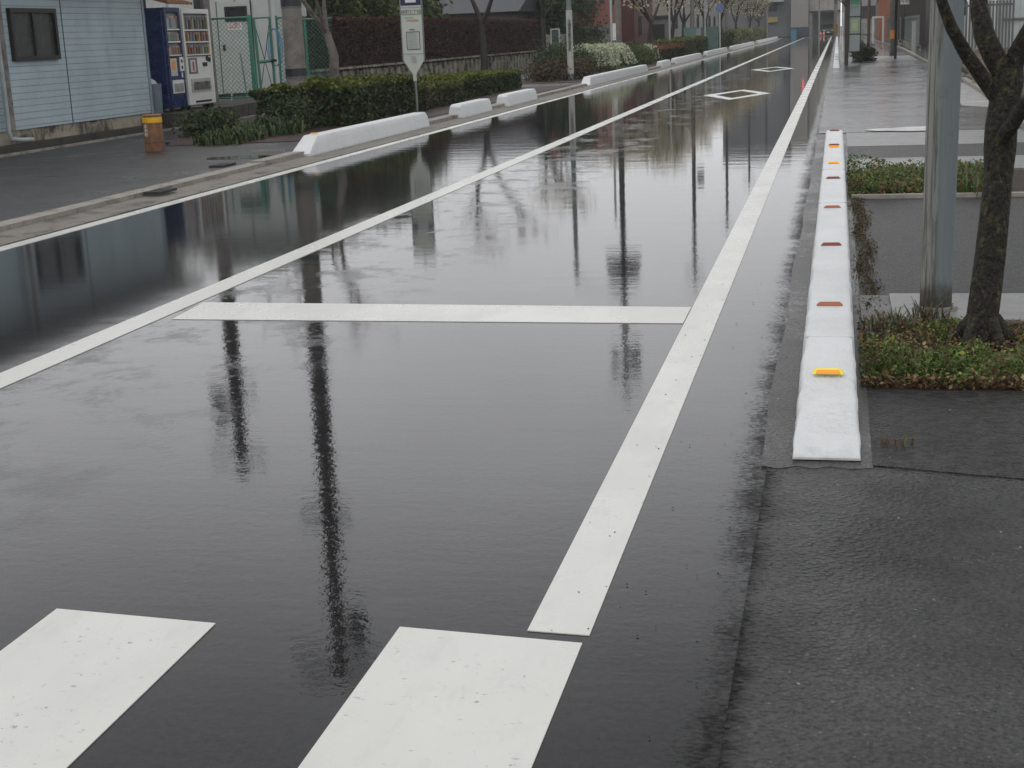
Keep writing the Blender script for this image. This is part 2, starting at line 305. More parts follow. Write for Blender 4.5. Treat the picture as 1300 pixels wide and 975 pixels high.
# ------------------------------------------------------------------ ground, road, pavements
gr=MB().sheet([(-600,-300),(600,-300),(600,900),(-600,900)],-.03); struct('ground',gr,GROUND)
def strip(x0,x1,y0,y1,z,mb=None): return (mb or MB()).sheet([(x0,y0),(x1,y0),(x1,y1),(x0,y1)],z)
m=MB(); strip(-7.2,-.20,-15,186,0,m); struct('road',m,ROAD)
m=MB(); strip(-45,45,186,194,0,m); struct('cross_road',m,ROAD)
# right gutter with ragged inner edge
pts=[(.14,4.86)]+[(.14,48.0)]
ed=[]; y=48.
while y>4.86: ed.append((-.245+.008*math.sin(y*1.9)+random.uniform(-.004,.004),y)); y-=.3
ed+=[(-.24,4.83),(-.18,4.80),(-.12,4.835),(-.06,4.81),(.0,4.84),(.06,4.815),(.14,4.83)]
struct('gutter',MB().poly([(.14,48.0)]+ed,-.02,.006),GUT)
struct('gutter_far',MB().box(-.245,.2,48,186,-.02,.012),GUT)
struct('near_footway',MB().poly([(-.245,-15),(30,-15),(30,4.62),(.62,4.75),(.12,4.9),(-.22,4.9)],-.02,.004),NEARA)
struct('coarse_asphalt_patch',MB().poly([(.14,4.86),(.62,4.75),(9,4.55),(9,5.93),(.14,5.93)],-.02,.008),COARSE)
struct('bed_soil',MB().poly([(.14,5.93),(2.4,5.93),(2.4,7.32),(.14,7.32)],-.02,.002),SOIL)
struct('bed_kerb',MB().box(.30,2.4,7.32,8.05,-.02,.03),SLAB)
struct('bed_kerb_corner',MB().box(.14,.30,7.0,8.05,-.02,.02),GUT)
struct('sidewalk_coarse',MB().box(.14,2.45,8.05,12.75,-.02,.006),COARSE)
struct('bed_kerb_thin',MB().box(.14,2.45,12.75,12.83,-.02,.04),CURB)
struct('bed_soil_far',MB().box(.14,2.45,12.83,15.0,-.02,.004),SOIL)
struct('concrete_strip',MB().box(.14,2.45,15.0,16.4,-.02,.03),SLAB)
struct('asphalt_strip',MB().box(.14,2.45,16.4,18.3,-.02,.008),COARSE)
struct('concrete_apron',MB().box(.14,2.5,18.3,20.6,-.02,.012),SLAB)
struct('driveway',MB().poly([(-.23,20.6),(2.5,20.6),(2.95,37),(3.0,50.5),(-.23,50.5)],-.02,.016),SIDEW)
struct('right_sidewalk',MB().poly([(.2,50.5),(3.0,50.5),(3.3,84),(3.0,110),(2.6,186),(.2,186)],-.02,.02),SIDEW)
struct('sidewalk_slab',MB().poly([(.95,57.5),(3.05,57.5),(3.1,66),(.95,66)],.02,.026),SLAB)
struct('right_lot_ground',MB().poly([(9,4.55),(30,4.0),(30,186),(4,186),(3.3,120),(3.5,84),(3.2,56),(3.1,37),(2.6,20),(2.6,5.0)],-.02,.03),SIDEW)
def rail(pts,w,z0,z1,name,m):
    a=[]; b=[]
    for i,p in enumerate(pts):
        q=pts[min(i+1,len(pts)-1)]; o=pts[max(i-1,0)]; t=Vector((q[0]-o[0],q[1]-o[1])).normalized(); n=Vector((-t.y,t.x))
        a.append((p[0]+n.x*w/2,p[1]+n.y*w/2)); b.append((p[0]-n.x*w/2,p[1]-n.y*w/2))
    mb=MB()
    for i in range(len(pts)-1): mb.poly([b[i],b[i+1],a[i+1],a[i]],z0,z1)
    return struct(name,mb,m)
rail([(2.5,8.1),(2.52,20),(2.9,30),(3.02,37)],.14,-.02,.10,'right_kerb',CURB)
rail([(3.05,44),(3.08,56),(3.3,72),(3.4,84),(3.15,100),(2.9,120),(2.7,160)],.14,-.02,.12,'right_kerb_far',CURB)
struct('driveway_apron',MB().poly([(2.15,26.5),(2.62,25.5),(3.05,35),(2.72,36.5)],.016,.022),mat('bright_concrete_and_sky_sheen',(.42,.42,.42),.22,namt=.15,nscale=3))
# left side
LEFTY=[-15,186]
struct('left_gutter',MB().box(-7.22,-6.70,-15,186,-.02,.010),LGUT)
mb=MB(); y=-15
while y<186:
    L=.6 if y<30 else 6
    mb.box(-7.44,-7.22,y+.006,y+L-.006,-.02,.075 if y>17 else .055); y+=L
struct('left_kerb',mb,CURB)
struct('left_sidewalk',MB().box(-12.3,-7.44,-15,186,-.02,.05),LSIDE)
struct('left_lot_edge',MB().box(-12.38,-12.3,-15,34,-.02,.085),CURB)
struct('left_lot',MB().poly([(-12.38,-15),(-12.38,30),(-12.38,36),(-60,36),(-60,-15)],-.02,.06),SOIL)
struct('left_lot_far',MB().box(-60,-12.3,36,186,-.02,.055),SIDEW)
# puddles
def blob(name,cx,cy,rx,ry,z,seed):
    r=random.Random(seed); n=40; ph=[r.uniform(0,6.28) for _ in range(4)]
    pts=[(cx+rx*(1+.16*math.sin(2*t+ph[0])+.1*math.sin(5*t+ph[1]))*math.cos(t),cy+ry*(1+.16*math.sin(3*t+ph[2])+.1*math.sin(7*t+ph[3]))*math.sin(t)) for t in [2*math.pi*i/n for i in range(n)]]
    return struct(name,MB().sheet(pts,z),PUD)
p=G(1150,166); q=blob('pale_patch',p.x+.1,p.y,.55,.42,.026,1); q.data.materials.clear(); q.data.materials.append(mat('bright_concrete_and_sky_sheen',(.42,.42,.42),.22,namt=.15,nscale=3))  # pale colour stands in for sky reflected in a puddle
for i,(px,py,rx,ry) in enumerate([(262,180,.7,.8),(310,200,.5,.3),(690,100,.9,4.0)]):
    p=G(px,py,.05); blob('puddle',p.x,p.y,rx,ry,.0535,i+3)
# ---- markings
ZM=.0035
def mark(name,pts): return struct(name,MB().poly([(p[0],p[1]) for p in pts],.0005,ZM),PAINT)
def wobble(x0,x1,y0,y1,step,amp):
    a=[];b=[];y=y0
    while y<y1: a.append((x0+random.uniform(-amp,amp),y)); b.append((x1+random.uniform(-amp,amp),y)); y+=step
    a.append((x0,y1)); b.append((x1,y1)); return b+a[::-1]
mark('right_edge_line',[(-.765,3.34),(-.600,3.33)]+[(-.597,y) for y in (20,60,180)]+[(-.757,180)])
mark('centre_line',[(-3.985,3.6),(-3.80,3.6)]+[(-3.795,60),(-3.81,182)]+[(-3.97,182),(-3.975,60)])
mark('left_edge_line',[(-6.67,-2),(-6.52,-2),(-6.55,186),(-6.70,186)])
mark('stop_bar',[(-3.72,7.40),(-.772,7.33),(-.772,7.78),(-3.76,7.92)])
for i,xx in enumerate((-5.1,-4.1,-3.1,-2.1,-1.1)): mark('crosswalk_bar',[(xx,.2),(xx+.495,.2),(xx+.49,3.28+(.02 if i<3 else 0)),(xx-.005,3.32)])
mark('far_stop_line',[(-3.8,182.2),(-.3,182.2),(-.3,183.2),(-3.8,183.2)])
def diamond(c,rx,ry):
    o=[(c[0]-rx,c[1]),(c[0],c[1]-ry),(c[0]+rx,c[1]),(c[0],c[1]+ry)]; k=.70
    i=[(c[0]+(p[0]-c[0])*(1-.36),c[1]+(p[1]-c[1])*k) for p in o]; mb=MB()
    for j in range(4): mb.poly([o[j],o[(j+1)%4],i[(j+1)%4],i[j]],.0005,ZM)
    return struct('diamond_marking',mb,PAINT)
diamond((-2.25,33.9),.78,2.5); diamond((-2.25,53.2),.78,3.0)
# ------------------------------------------------------------------ white barrier kerbs
def barrier(name,label,x0,x1,y0,y1,h,ramp,z0=.0,refl=(),joints=(),group=None,top=.78,endround=.1,dents=False):
    xc=(x0+x1)/2; root=thing(name,label,'barrier',(xc,y0,z0),group)
    hw=(x1-x0)/2; tw=hw*top
    ys=[y0]; 
    prof=[]   # (y, height)
    if ramp>0: prof=[(y0,.008 if dents else .035),(y0+ramp,h)]
    else: prof=[(y0,h*.80),(y0+.02,h*.9),(y0+.07,h*.985),(y0+.14,h)]
    yy=prof[-1][0]
    while yy<y1-.6:
        yy+=.45
        if yy<y1-.3: prof.append((yy,h))
    prof+=[(y1-.16,h),(y1-.07,h*.97),(y1-.02,h*.86),(y1,h*.74)]
    if dents:
        q=[]
        for a,b in zip(prof[:-1],prof[1:]):
            n=max(1,int((b[0]-a[0])/.06)) if a[0]<9 else 1
            q+=[(a[0]+(b[0]-a[0])*k/n,a[1]+(b[1]-a[1])*k/n) for k in range(n)]
        prof=q+[prof[-1]]
    rings=[]
    for y,hh in prof:
        f=hh/h; t=hw+(tw-hw)*f; c=.022*min(1,hh/.08)
        e=(random.uniform(-.0045,.0045) if dents and y<9 else 0)
        rings.append([(xc-hw,y,z0),(xc-hw*(.35)-t*.65+e,y,z0+hh*.62),(xc-t+e,y,z0+hh-c),(xc-t+c*.35+e,y,z0+hh-c*.3),(xc-t+c+e*.5,y,z0+hh),(xc+t-c,y,z0+hh),(xc+t-c*.35,y,z0+hh-c*.3),(xc+t-e,y,z0+hh-c),(xc+hw*.35+t*.65,y,z0+hh*.62),(xc+hw,y,z0)])
    mb=MB().loft([r[::-1] for r in rings]); mb.smooth=True; obj('body',mb,WHITEC,root)
    for yj in joints:
        j=MB(); j.box(xc-tw-.001,xc+tw+.001,yj-.0015,yj+.0015,z0+h-.004,z0+h+.0012); obj('joint',j,mat('joint_grey',(.42,.42,.42),.8),root)
    for yr,zr,kind,slope in refl:
        w=.052; a=Vector((0,1,slope)).normalized(); n=Vector((0,-slope,1)).normalized()
        c=Vector((xc,yr,zr))
        b=MB()
        low=[c+Vector((-w-.008,0,0))-a*.022,c+Vector((w+.008,0,0))-a*.022,c+Vector((w+.008,0,0))+a*.022,c+Vector((-w-.008,0,0))+a*.022]
        hi=[c+Vector((-w+.006,0,0))-a*.006+n*.016,c+Vector((w-.006,0,0))-a*.006+n*.016,c+Vector((w-.008,0,0))+a*.006+n*.016,c+Vector((-w+.008,0,0))+a*.006+n*.016]
        b.loft([low,hi]); casing=obj('reflector',b,{'y':YREF,'r':REDREF,'o':RUSTREF}[kind],root,.002)
        if kind=='y':
            f=MB(); lo2=[c+Vector((-w+.004,0,0))-a*.0215+n*.003,c+Vector((w-.004,0,0))-a*.0215+n*.003,c+Vector((w-.010,0,0))-a*.0085+n*.0145,c+Vector((-w+.010,0,0))-a*.0085+n*.0145]
            f.prism(lo2,(0,-.002,.001)); obj('lens',f,ORANGE,casing)
    return root
yz=lambda Y:.02+.215*min(1,(Y-4.9)/1.0)
barrier('barrier_kerb','long low white concrete barrier with yellow and red reflectors beside the right gutter, nearest and largest',-.135,.100,4.9,18.2,.225,1.0,.01,
 [(5.55,.172,'y',.2),(6.62,.236,'o',0),(8.5,.236,'r',0),(10.3,.236,'o',0),(12.3,.236,'r',0),(13.65,.236,'y',0),(15.5,.236,'y',0),(15.75,.236,'r',0),(17.9,.236,'r',0)],(5.92,10.6,13.1),'white barrier kerbs',dents=True,top=.86)
barrier('barrier_kerb','white barrier on the right kerb beside the bus shelter post, second from the camera',-.13,.10,50.3,72.5,.25,.5,.01,[(53,.26,'r',0),(57,.26,'o',0),(62,.26,'r',0)],(),'white barrier kerbs')
barrier('barrier_kerb','white barrier on the right kerb farthest away, running towards the road end',-.13,.10,80.5,147,.25,.5,.01,[(86,.26,'r',0),(95,.26,'r',0)],(),'white barrier kerbs')
BL=[(18.8,24.9,.45,'white barrier kerb with a sloped near end and yellow reflector below the first green hedge, nearest on the left'),
(27.3,29.8,0,'short white barrier block right of the bus stop sign, second on the left kerb'),
(31.4,34.6,0,'short white barrier block below the end of the clipped green hedge, third on the left kerb'),
(42.4,56.0,.35,'long white barrier block in front of the white flowering bush on the left kerb'),
(61,64,0,'smallest white barrier block just past the long one by the flowering bush'),
(66.5,79,0,'white barrier block on the left kerb before the orange tipped hedge ends'),
(83,98,0,'white barrier block on the left kerb just before the round blue sign'),
(103.5,131,0,'white barrier block on the left kerb just past the round blue sign'),
(137,183,0,'farthest white barrier block on the left kerb, ending at the cross road')]
for y0,y1,rp,lb in BL:
    barrier('barrier_kerb',lb,-7.42,-7.12,y0,y1,.26,rp,.01,[(y0+.62,.275,'y',0)] if y0<20 else [],(),'white barrier kerbs',.72)
# gratings by the left kerb
for px,py,lb in((203,242,'dark drain opening in the left kerb nearer the camera'),(282,211,'dark drain opening in the left kerb nearer the rusty bollard end of the hedge')):
    p=G(px,py,.05); root=thing('drain_grate',lb,'drain',(p.x,p.y,.05),'drain openings in the left kerb')
    f=MB()
    for k in range(7): f.box(p.x-.08,p.x+.08,p.y-.15+k*.05,p.y-.15+k*.05+.022,.04,(.059 if p.y<17 else .079))
    obj('grid_bars',f,DARKM,root); obj('frame',MB().box(p.x-.10,p.x+.10,p.y-.19,p.y-.16,.03,(.058 if p.y<17 else .078)).box(p.x-.10,p.x+.10,p.y+.18,p.y+.21,.03,(.058 if p.y<17 else .078)).box(p.x-.10,p.x-.08,p.y-.16,p.y+.18,.03,(.058 if p.y<17 else .078)).box(p.x+.08,p.x+.10,p.y-.16,p.y+.18,.03,(.058 if p.y<17 else .078)),DARKM,root)
# ------------------------------------------------------------------ vegetation
def shell(x0,x1,y0,y1,z0,z1,n,depth=.10,lump=.06,front=True):
    """points near the skin of a clipped hedge"""
    A=[( (x1-x0)*(y1-y0),'t'),((y1-y0)*(z1-z0),'r'),((x1-x0)*(z1-z0),'n'),((y1-y0)*(z1-z0)*.5,'l'),((x1-x0)*(z1-z0)*.6,'f')]
    tot=sum(a for a,_ in A); out=[]
    for a,k in A:
        c=int(n*a/tot); U=rng.random((c,3)); dd=np.abs(rng.normal(0,depth*.6,c)); P=np.zeros((c,3))
        P[:,0]=x0+(x1-x0)*U[:,0]; P[:,1]=y0+(y1-y0)*U[:,1]; P[:,2]=z0+(z1-z0)*U[:,2]**.85
        if k=='t': P[:,2]=z1-dd
        if k=='r': P[:,0]=x1-dd
        if k=='n': P[:,1]=y0+dd
        if k=='l': P[:,0]=x0+dd
        if k=='f': P[:,1]=y1-dd
        out.append(P)
    P=np.concatenate(out); s=P[:,1]*2.1; ph=rng.uniform(0,6.28,6); q=lump*(np.sin(s*.83+ph[0]+P[:,2]*3)+np.sin(s*2.3+ph[1]+P[:,0]*4)*.8+np.sin(P[:,2]*9+s*1.3+ph[2])*.5+np.sin(s*5.7+ph[3]+P[:,0]*9)*.5)*(.7+.5*np.sin(s*.31+ph[4]))
    P[:,0]+=q*.7; P[:,2]+=q*.5*(P[:,2]>z0+.2); P[:,2]=np.maximum(P[:,2],z0+.01)
    return P
def hedge(name,label,x0,x1,y0,y1,z0,z1,n,size,cs,w=None,group=None,topc=None,depth=.10,lump=.05,core=(.012,.012,.008),j=.3,cat='hedge'):
    root=thing(name,label,cat,((x0+x1)/2,(y0+y1)/2,z0),group)
    P=shell(x0,x1,y0,y1,z0,z1,n,depth,lump); C=tones(len(P),cs,w,j)
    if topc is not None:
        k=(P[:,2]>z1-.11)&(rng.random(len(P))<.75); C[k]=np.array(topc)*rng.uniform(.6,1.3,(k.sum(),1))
    quads('foliage',P,size,C,LEAF,root,.62,.3)
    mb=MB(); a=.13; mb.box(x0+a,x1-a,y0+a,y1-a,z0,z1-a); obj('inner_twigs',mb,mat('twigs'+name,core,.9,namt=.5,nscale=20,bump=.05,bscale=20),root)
    return root
DG=[(.018,.035,.010),(.03,.055,.014),(.045,.07,.018),(.06,.085,.02),(.03,.03,.012)]
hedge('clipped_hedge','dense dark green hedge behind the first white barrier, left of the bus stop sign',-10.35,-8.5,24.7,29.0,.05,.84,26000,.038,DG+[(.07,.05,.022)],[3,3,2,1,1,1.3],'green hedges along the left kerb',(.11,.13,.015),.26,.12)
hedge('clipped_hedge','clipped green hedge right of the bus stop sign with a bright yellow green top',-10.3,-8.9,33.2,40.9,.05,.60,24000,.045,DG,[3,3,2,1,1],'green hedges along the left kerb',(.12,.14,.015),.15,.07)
hedge('clipped_hedge','low dull green hedge just behind the bus stop post, between the two taller hedges',-9.9,-8.6,29.0,33.2,.05,.56,12000,.04,[(.03,.045,.014),(.05,.06,.02),(.07,.06,.025)],None,'green hedges along the left kerb',(.10,.11,.02),.14,.07)
def strapplant(name,label,cx,cy,rx,ry,n,h,z=.05,cs=((.03,.06,.012),(.06,.10,.02),(.09,.12,.03)),cat='shrub',group=None,wd=.018):
    """tufts of arching strap leaves: each blade is a bent strip with width"""
    root=thing(name,label,cat,(cx,cy,z),group); off=np.array([cx,cy,z]); V=[];Fc=[];T=[]
    for i in range(n):
        a=random.uniform(0,6.28); r=random.random()**.6; bx=rx*r*math.cos(a); by=ry*r*math.sin(a)
        a2=random.uniform(0,6.28); L=h*random.uniform(.5,1.1)*(1-.35*r); dx=math.cos(a2); dy=math.sin(a2); sp=random.uniform(.3,.9); k=len(V); wd2=wd*random.uniform(.6,1.3); c=random.choice(cs); c=[q*random.uniform(.6,1.3) for q in c]
        for s,(t,zz) in enumerate(((0,0),(.35,.6),(.75,.95),(1.15,.85))):
            ww=wd2*(1,1.1,.8,.1)[s]; px=bx+dx*t*L*sp; py=by+dy*t*L*sp; pz=zz*L
            V+= [(px-dy*ww,py+dx*ww,pz),(px+dy*ww,py-dx*ww,pz)]; T+=[c,c]
        for s in range(3): Fc.append((k+2*s,k+2*s+1,k+2*s+3,k+2*s+2))
    me=bpy.data.meshes.new(name); me.from_pydata(V,[],Fc); at=me.color_attributes.new('tone','FLOAT_COLOR','POINT'); at.data.foreach_set('color',np.array([(*t,1) for t in T],dtype=np.float32).ravel()); me.materials.append(LEAF)
    o=bpy.data.objects.new('leaves',me); COL.objects.link(o); o.parent=root; return root
def shrub(name,label,cx,cy,z,rx,ry,rz,n,size,cs,w=None,group=None,stems=6,cat='shrub',material=None,flowers=None):
    root=thing(name,label,cat,(cx,cy,z),group); cl=[]
    for i in range(16):
        a=random.uniform(0,6.28); r=random.random()**.5; cl.append((cx+rx*r*math.cos(a)*.75,cy+ry*r*math.sin(a)*.75,z+rz*random.uniform(.35,.85)*(1-.3*r)))
    cl=np.array(cl); idx=rng.integers(0,len(cl),n); P=cl[idx]+rng.normal(size=(n,3))*np.array([rx,ry,rz])*.24; P[:,2]=np.clip(P[:,2],z+.02,None)
    quads('foliage',P,size,tones(n,cs,w,.35),material or LEAF,root,.55,.3)
    mb=MB()
    for i in range(stems):
        t=cl[i]; mb.tube([(cx+random.uniform(-.1,.1),cy+random.uniform(-.1,.1),z-.02),((cx+t[0])/2,(cy+t[1])/2,(z+t[2])/2),tuple(t)],[.018,.012,.006],5)
    obj('stems',mb,BARKD,root)
    if flowers:
        nf,fs,fc=flowers; idx=rng.integers(0,len(cl),nf); P=cl[idx]+rng.normal(size=(nf,3))*np.array([rx,ry,rz])*.27; P[:,2]=np.clip(P[:,2]+.06*rz,z+.1,None); quads('flowers',P,fs,tones(nf,fc,None,.15),PETAL,root,.8,.5)
    return root
strapplant('leafy_shrub','dark strap leaved plants at the left end of the hedge, nearest the rusty bollard',-9.5,21.5,.5,.8,420,.26,cs=((.02,.04,.01),(.04,.07,.015),(.07,.09,.03)),wd=.014,group='shrubs before the concrete pole')
strapplant('leafy_shrub','strap leaved clump in front of the concrete utility pole base',-9.4,23.0,.55,.8,420,.34,cs=((.02,.04,.01),(.04,.07,.015),(.07,.09,.03)),wd=.014,group='shrubs before the concrete pole')
shrub('leafy_shrub','loose dark green shrub rising behind the strap leaves, left of the concrete pole',-10.9,23.6,.05,.5,.9,.36,3200,.035,DG,[3,3,2,1,1],'shrubs before the concrete pole')
shrub('leafy_shrub','loose dark green shrub between the concrete pole and the dense hedge',-9.4,24.1,.05,.45,.5,.55,3600,.035,DG,[3,3,2,1,1],'shrubs before the concrete pole')
struct('bed_edge_left',MB().poly([(-10.3,20.9),(-8.3,21.2),(-7.7,23.5),(-7.6,41.9),(-10.9,41.9),(-11.3,23.5)],.04,.062),REDSOIL)
struct('bed_edge_left_far',MB().box(-10.4,-7.55,44.6,180,.04,.062),REDSOIL)
# red-brown tall hedge on a concrete base wall
RH=[(.070,.026,.019),(.045,.019,.014),(.026,.013,.010),(.092,.036,.025)]
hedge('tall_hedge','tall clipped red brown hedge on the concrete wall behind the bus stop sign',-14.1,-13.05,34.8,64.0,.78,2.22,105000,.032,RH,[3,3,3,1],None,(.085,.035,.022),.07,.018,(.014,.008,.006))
root=thing('concrete_wall','low stained concrete wall with vertical ribs under the red brown hedge','wall',(-13,46,.05))
mb=MB(); mb.box(-13.9,-13.12,34.8,64.1,.05,.84); obj('wall',mb,WALLC,root)
mb=MB(); y=34.9
while y<64: mb.box(-13.12,-13.06,y,y+.09,.05,.80); y+=.62
obj('ribs',mb,WALLC,root)
obj('coping',MB().box(-13.95,-13.02,34.75,64.15,.84,.90),WALLC,root)
def grow(mb,p,dr,L,r,depth,tips,spread=.55,seg=3,up=.15):
    pts=[Vector(p)]; q=Vector(dr).normalized()
    for i in range(seg):
        q=(q+Vector((random.uniform(-.18,.18),random.uniform(-.18,.18),random.uniform(-.05,.15)))).normalized(); pts.append(pts[-1]+q*L/seg)
    mb.tube(pts,[r*(1-.45*i/seg) for i in range(seg+1)],max(4,7-(3-depth)) if depth<3 else 8)
    if depth<=0: tips.append((pts[-1],pts[-2])); return
    for k in range(random.choice((2,3,3))):
        ax=Vector((random.uniform(-1,1),random.uniform(-1,1),random.uniform(-.2,.6))).normalized(); nd=(q*(1-spread)+ax*spread+Vector((0,0,up))).normalized()
        st=pts[-1] if k<2 else pts[-2]; grow(mb,st,nd,L*random.uniform(.62,.85),r*.55,depth-1,tips,spread,seg,up)
    if depth>1: tips.append((pts[-1],pts[-2]))
def tree(name,label,x,y,z,trunk_pts,trunk_r,limbs,depth,L,leafn,leafs,cs,bark,group=None,material=None,sig=.35,w=None,crown='crown',spread=.55,up=.3,cat='tree',aspect=.7):
    root=thing(name,label,cat,(x,y,z),group); mb=MB(); mb.tube(trunk_pts,trunk_r,12,.03); obj('trunk',mb,bark,root)
    bm=MB(); tips=[]
    for p,dr,l,r in limbs: grow(bm,p,dr,l,r,depth,tips,spread,3,up*.5)
    obj('branches',bm,bark,root)
    if leafn and tips:
        T=np.array([tuple(a) for a,_ in tips]); B=np.array([tuple(b) for _,b in tips]); idx=rng.integers(0,len(T),leafn); f=rng.random((leafn,1)); P=T[idx]*f+B[idx]*(1-f)+rng.normal(size=(leafn,3))*sig
        P[:,2]=np.maximum(P[:,2],z+.3)
        quads(crown,P,leafs,tones(leafn,cs,w,.3),material or LEAF,root,aspect,up)
    return root
EG=[(.014,.03,.010),(.025,.05,.014),(.04,.07,.018),(.07,.09,.02)]
def evergreen(label,x,y,h,r,n,cs=EG,size=.09,w=None,group='evergreen trees behind the red brown hedge'):
    tp=[(x,y,.05),(x+.05,y,h*.25),(x,y,h*.5),(x+.05,y,h*.8)]
    root=thing('evergreen_tree',label,'tree',(x,y,.05),group); obj('trunk',MB().tube(tp,[.14,.11,.08,.03],9),BARKD,root)
    cl=[]
    for i in range(34):
        a=random.uniform(0,6.28); zz=random.uniform(.2,1.0); rr=r*math.sqrt(max(.05,1-((zz-.5)/.55)**2))*random.uniform(.35,1); cl.append((x+rr*math.cos(a),y+rr*math.sin(a),h*zz))
    br=MB()
    for c in cl[:18]: br.tube([(x,y,max(.5,c[2]*.75)),((x+c[0])/2,(y+c[1])/2,c[2]*.92),c],[.035,.022,.01],5)
    obj('branches',br,BARKD,root)
    cl=np.array(cl); tn=rng.uniform(.55,1.45,len(cl)); idx=rng.integers(0,len(cl),n); P=cl[idx]+rng.normal(size=(n,3))*r*.2
    P[:,2]=np.clip(P[:,2],.4,h*1.05); C=tones(n,cs,w,.25)*tn[idx][:,None]; quads('crown',P,size,C,LEAF,root,.55,.3); return root
for x,y,h,r,lb,cs in((-15.6,37.5,4.2,1.5,'round dark evergreen above the hedge just right of the concrete pole',EG),
 (-16.0,41.5,4.5,1.7,'olive evergreen rising above the hedge left of the bus stop sign',[(.03,.04,.012),(.06,.07,.02),(.04,.05,.015)]),
 (-15.6,45.5,4.3,1.6,'yellow green evergreen above the hedge just right of the bus stop sign',[(.05,.07,.015),(.09,.11,.02),(.03,.05,.012)]),
 (-15.8,49.5,4.6,1.7,'dark green tree behind the hedge next to the small blossoming tree',EG),
 (-15.9,53.6,4.0,1.4,'green tree behind the right end of the red brown hedge',EG),
 (-19,43,5.2,2.2,'tall dark tree in the garden second row behind the bus stop sign',EG),
 (-19.5,50,5.4,2.2,'tall dark tree in the garden second row behind the small blossoming tree',EG),
 (-19,37,5.0,2.0,'tall dark tree in the garden second row near the grey shed',EG)):
    evergreen(lb,x,y,h,r,15000,cs)
evergreen('dark pointed evergreen left of the tall grey lettered pole by the brown house gate',-13.3,69.5,3.6,1.0,7000,group='evergreens by the houses')
evergreen('broad dark evergreen in front of the red brick house',-13.4,74,4.4,1.5,12000,group='evergreens by the houses')
FL=[(.72,.68,.58),(.80,.77,.68),(.55,.50,.40)]
# tree beside the concrete pole (magnolia)
b=AY(424,100,27.6); f1=AY(415,42,27.6); f0=AY(424,70,27.6)
tree('magnolia_tree','bare grey barked tree forking just right of the concrete pole, few white blooms',b.x,27.6,.05,[(b.x+.03,27.6,.03),(b.x,27.6,b.z),tuple(f0),tuple(f1)],[.12,.105,.09,.075],
 [(f1,AY(398,22,27.5)-f1,1.3,.06),(f1,AY(413,0,27.7)-f1,1.4,.05),(f1,AY(404,10,27.3)-f1,1.2,.045)],2,1,90,.05,FL,BARKG,'small street trees on the left',PETAL,.05,crown='blossoms')
b=AY(615,88,42.5); f1=AY(611,30,42.5)
tree('magnolia_tree','small dark tree with a Y fork in front of the red brown hedge',b.x,42.5,.05,[(b.x,42.5,.03),tuple(AY(614,60,42.5)),tuple(f1)],[.12,.105,.085],
 [(f1,AY(598,3,42.5)-f1,1.1,.085),(f1,AY(626,5,42.5)-f1,1.1,.085)],4,1,160,.05,FL,BARKD,'small street trees on the left',PETAL,.05,crown='blossoms')
BT=[(832,7.6,'cream blossoming tree left end of the far row, behind the hedge with orange tips'),(862,8.6,'cream blossoming tree with dark trunk left of the round blue sign'),(878,9.8,'blossoming tree directly left of the round blue sign pole'),(905,10.8,'blossoming tree just behind the round blue sign'),(925,12.0,'pale blossoming tree right of the round blue sign'),(943,13.6,'pale blossoming tree in the middle of the far group'),(958,15.2,'bushy blossoming tree second from the right end of the far row'),(968,17.0,'last blossoming tree before the cross road on the left')]
for px,yy,lb in BT:
    Y=yy*10; X=-(1063-px)*Y/1800*.99; X=min(X,-8.3); 
    mb=[(X,Y,.05),(X+random.uniform(-.1,.1),Y,1.0),(X+random.uniform(-.2,.2),Y,1.9)]; t=Vector(mb[-1])
    limbs=[(t,Vector((random.uniform(-.7,.7),random.uniform(-.5,.5),1)),1.5,.075) for _ in range(4)]
    tree('blossom_tree',lb,X,Y,.05,mb,[.16,.13,.11],limbs,3,1,2600,.085,[(.50,.45,.32),(.62,.58,.44),(.36,.31,.2)],BARKD,'blossoming trees along the far left kerb',PETAL,.22,crown='blossoms')
X,Y=-11.4,57.; t=Vector((X,Y,2.2))
tree('blossom_tree','dark stemmed blossoming tree right beside the grey lettered pole before the brick house',X,Y,.05,[(X,Y,.05),(X,Y,1.2),tuple(t)],[.12,.1,.08],[(t,Vector((random.uniform(-.3,.9),random.uniform(-.5,.5),1)),1.3,.055) for _ in range(4)],3,1,700,.06,[(.50,.45,.32),(.62,.58,.44),(.36,.31,.2)],BARKD,'blossoming trees along the far left kerb',PETAL,.15,crown='blossoms')
# hedges further on
shrub('shrub_bed','low rusty leaved shrub bed at the foot of the grey lettered pole',-9.0,48,.05,1.0,2.2,.62,7000,.05,[(.05,.04,.015),(.03,.035,.012),(.09,.04,.02)],None,'shrubs on the far left kerb')
shrub('shrub_bed','dark green shrubs behind the grey lettered pole foot',-9.6,52,.05,1.1,2.2,1.0,9000,.05,DG,None,'shrubs on the far left kerb')
def spray(o_parent,cx,cy,z,rx,ry,h,n,per,size,cols,bias=0):
    Pn=[]
    for i in range(n):
        a=random.uniform(0,6.28); L=random.uniform(.55,1.1); ox=cx+random.uniform(-.5,.5)*rx; oy=cy+random.uniform(-.6,.6)*ry; 
        for k in range(per):
            t=(k/per)*.85+.15+random.uniform(-.02,.02); Pn.append((ox+math.cos(a)*rx*.55*t*L,oy+math.sin(a)*ry*.3*t*L,z+h*(1.0+.55*t-1.05*t*t*1.25)*L**.4+random.uniform(-.02,.02)))
    P=np.array(Pn)+rng.normal(size=(len(Pn),3))*.018; P[:,2]=np.maximum(P[:,2],z+.1); return quads('flowers',P,size,tones(len(P),cols,None,.12),PETAL,o_parent,.85,.5)
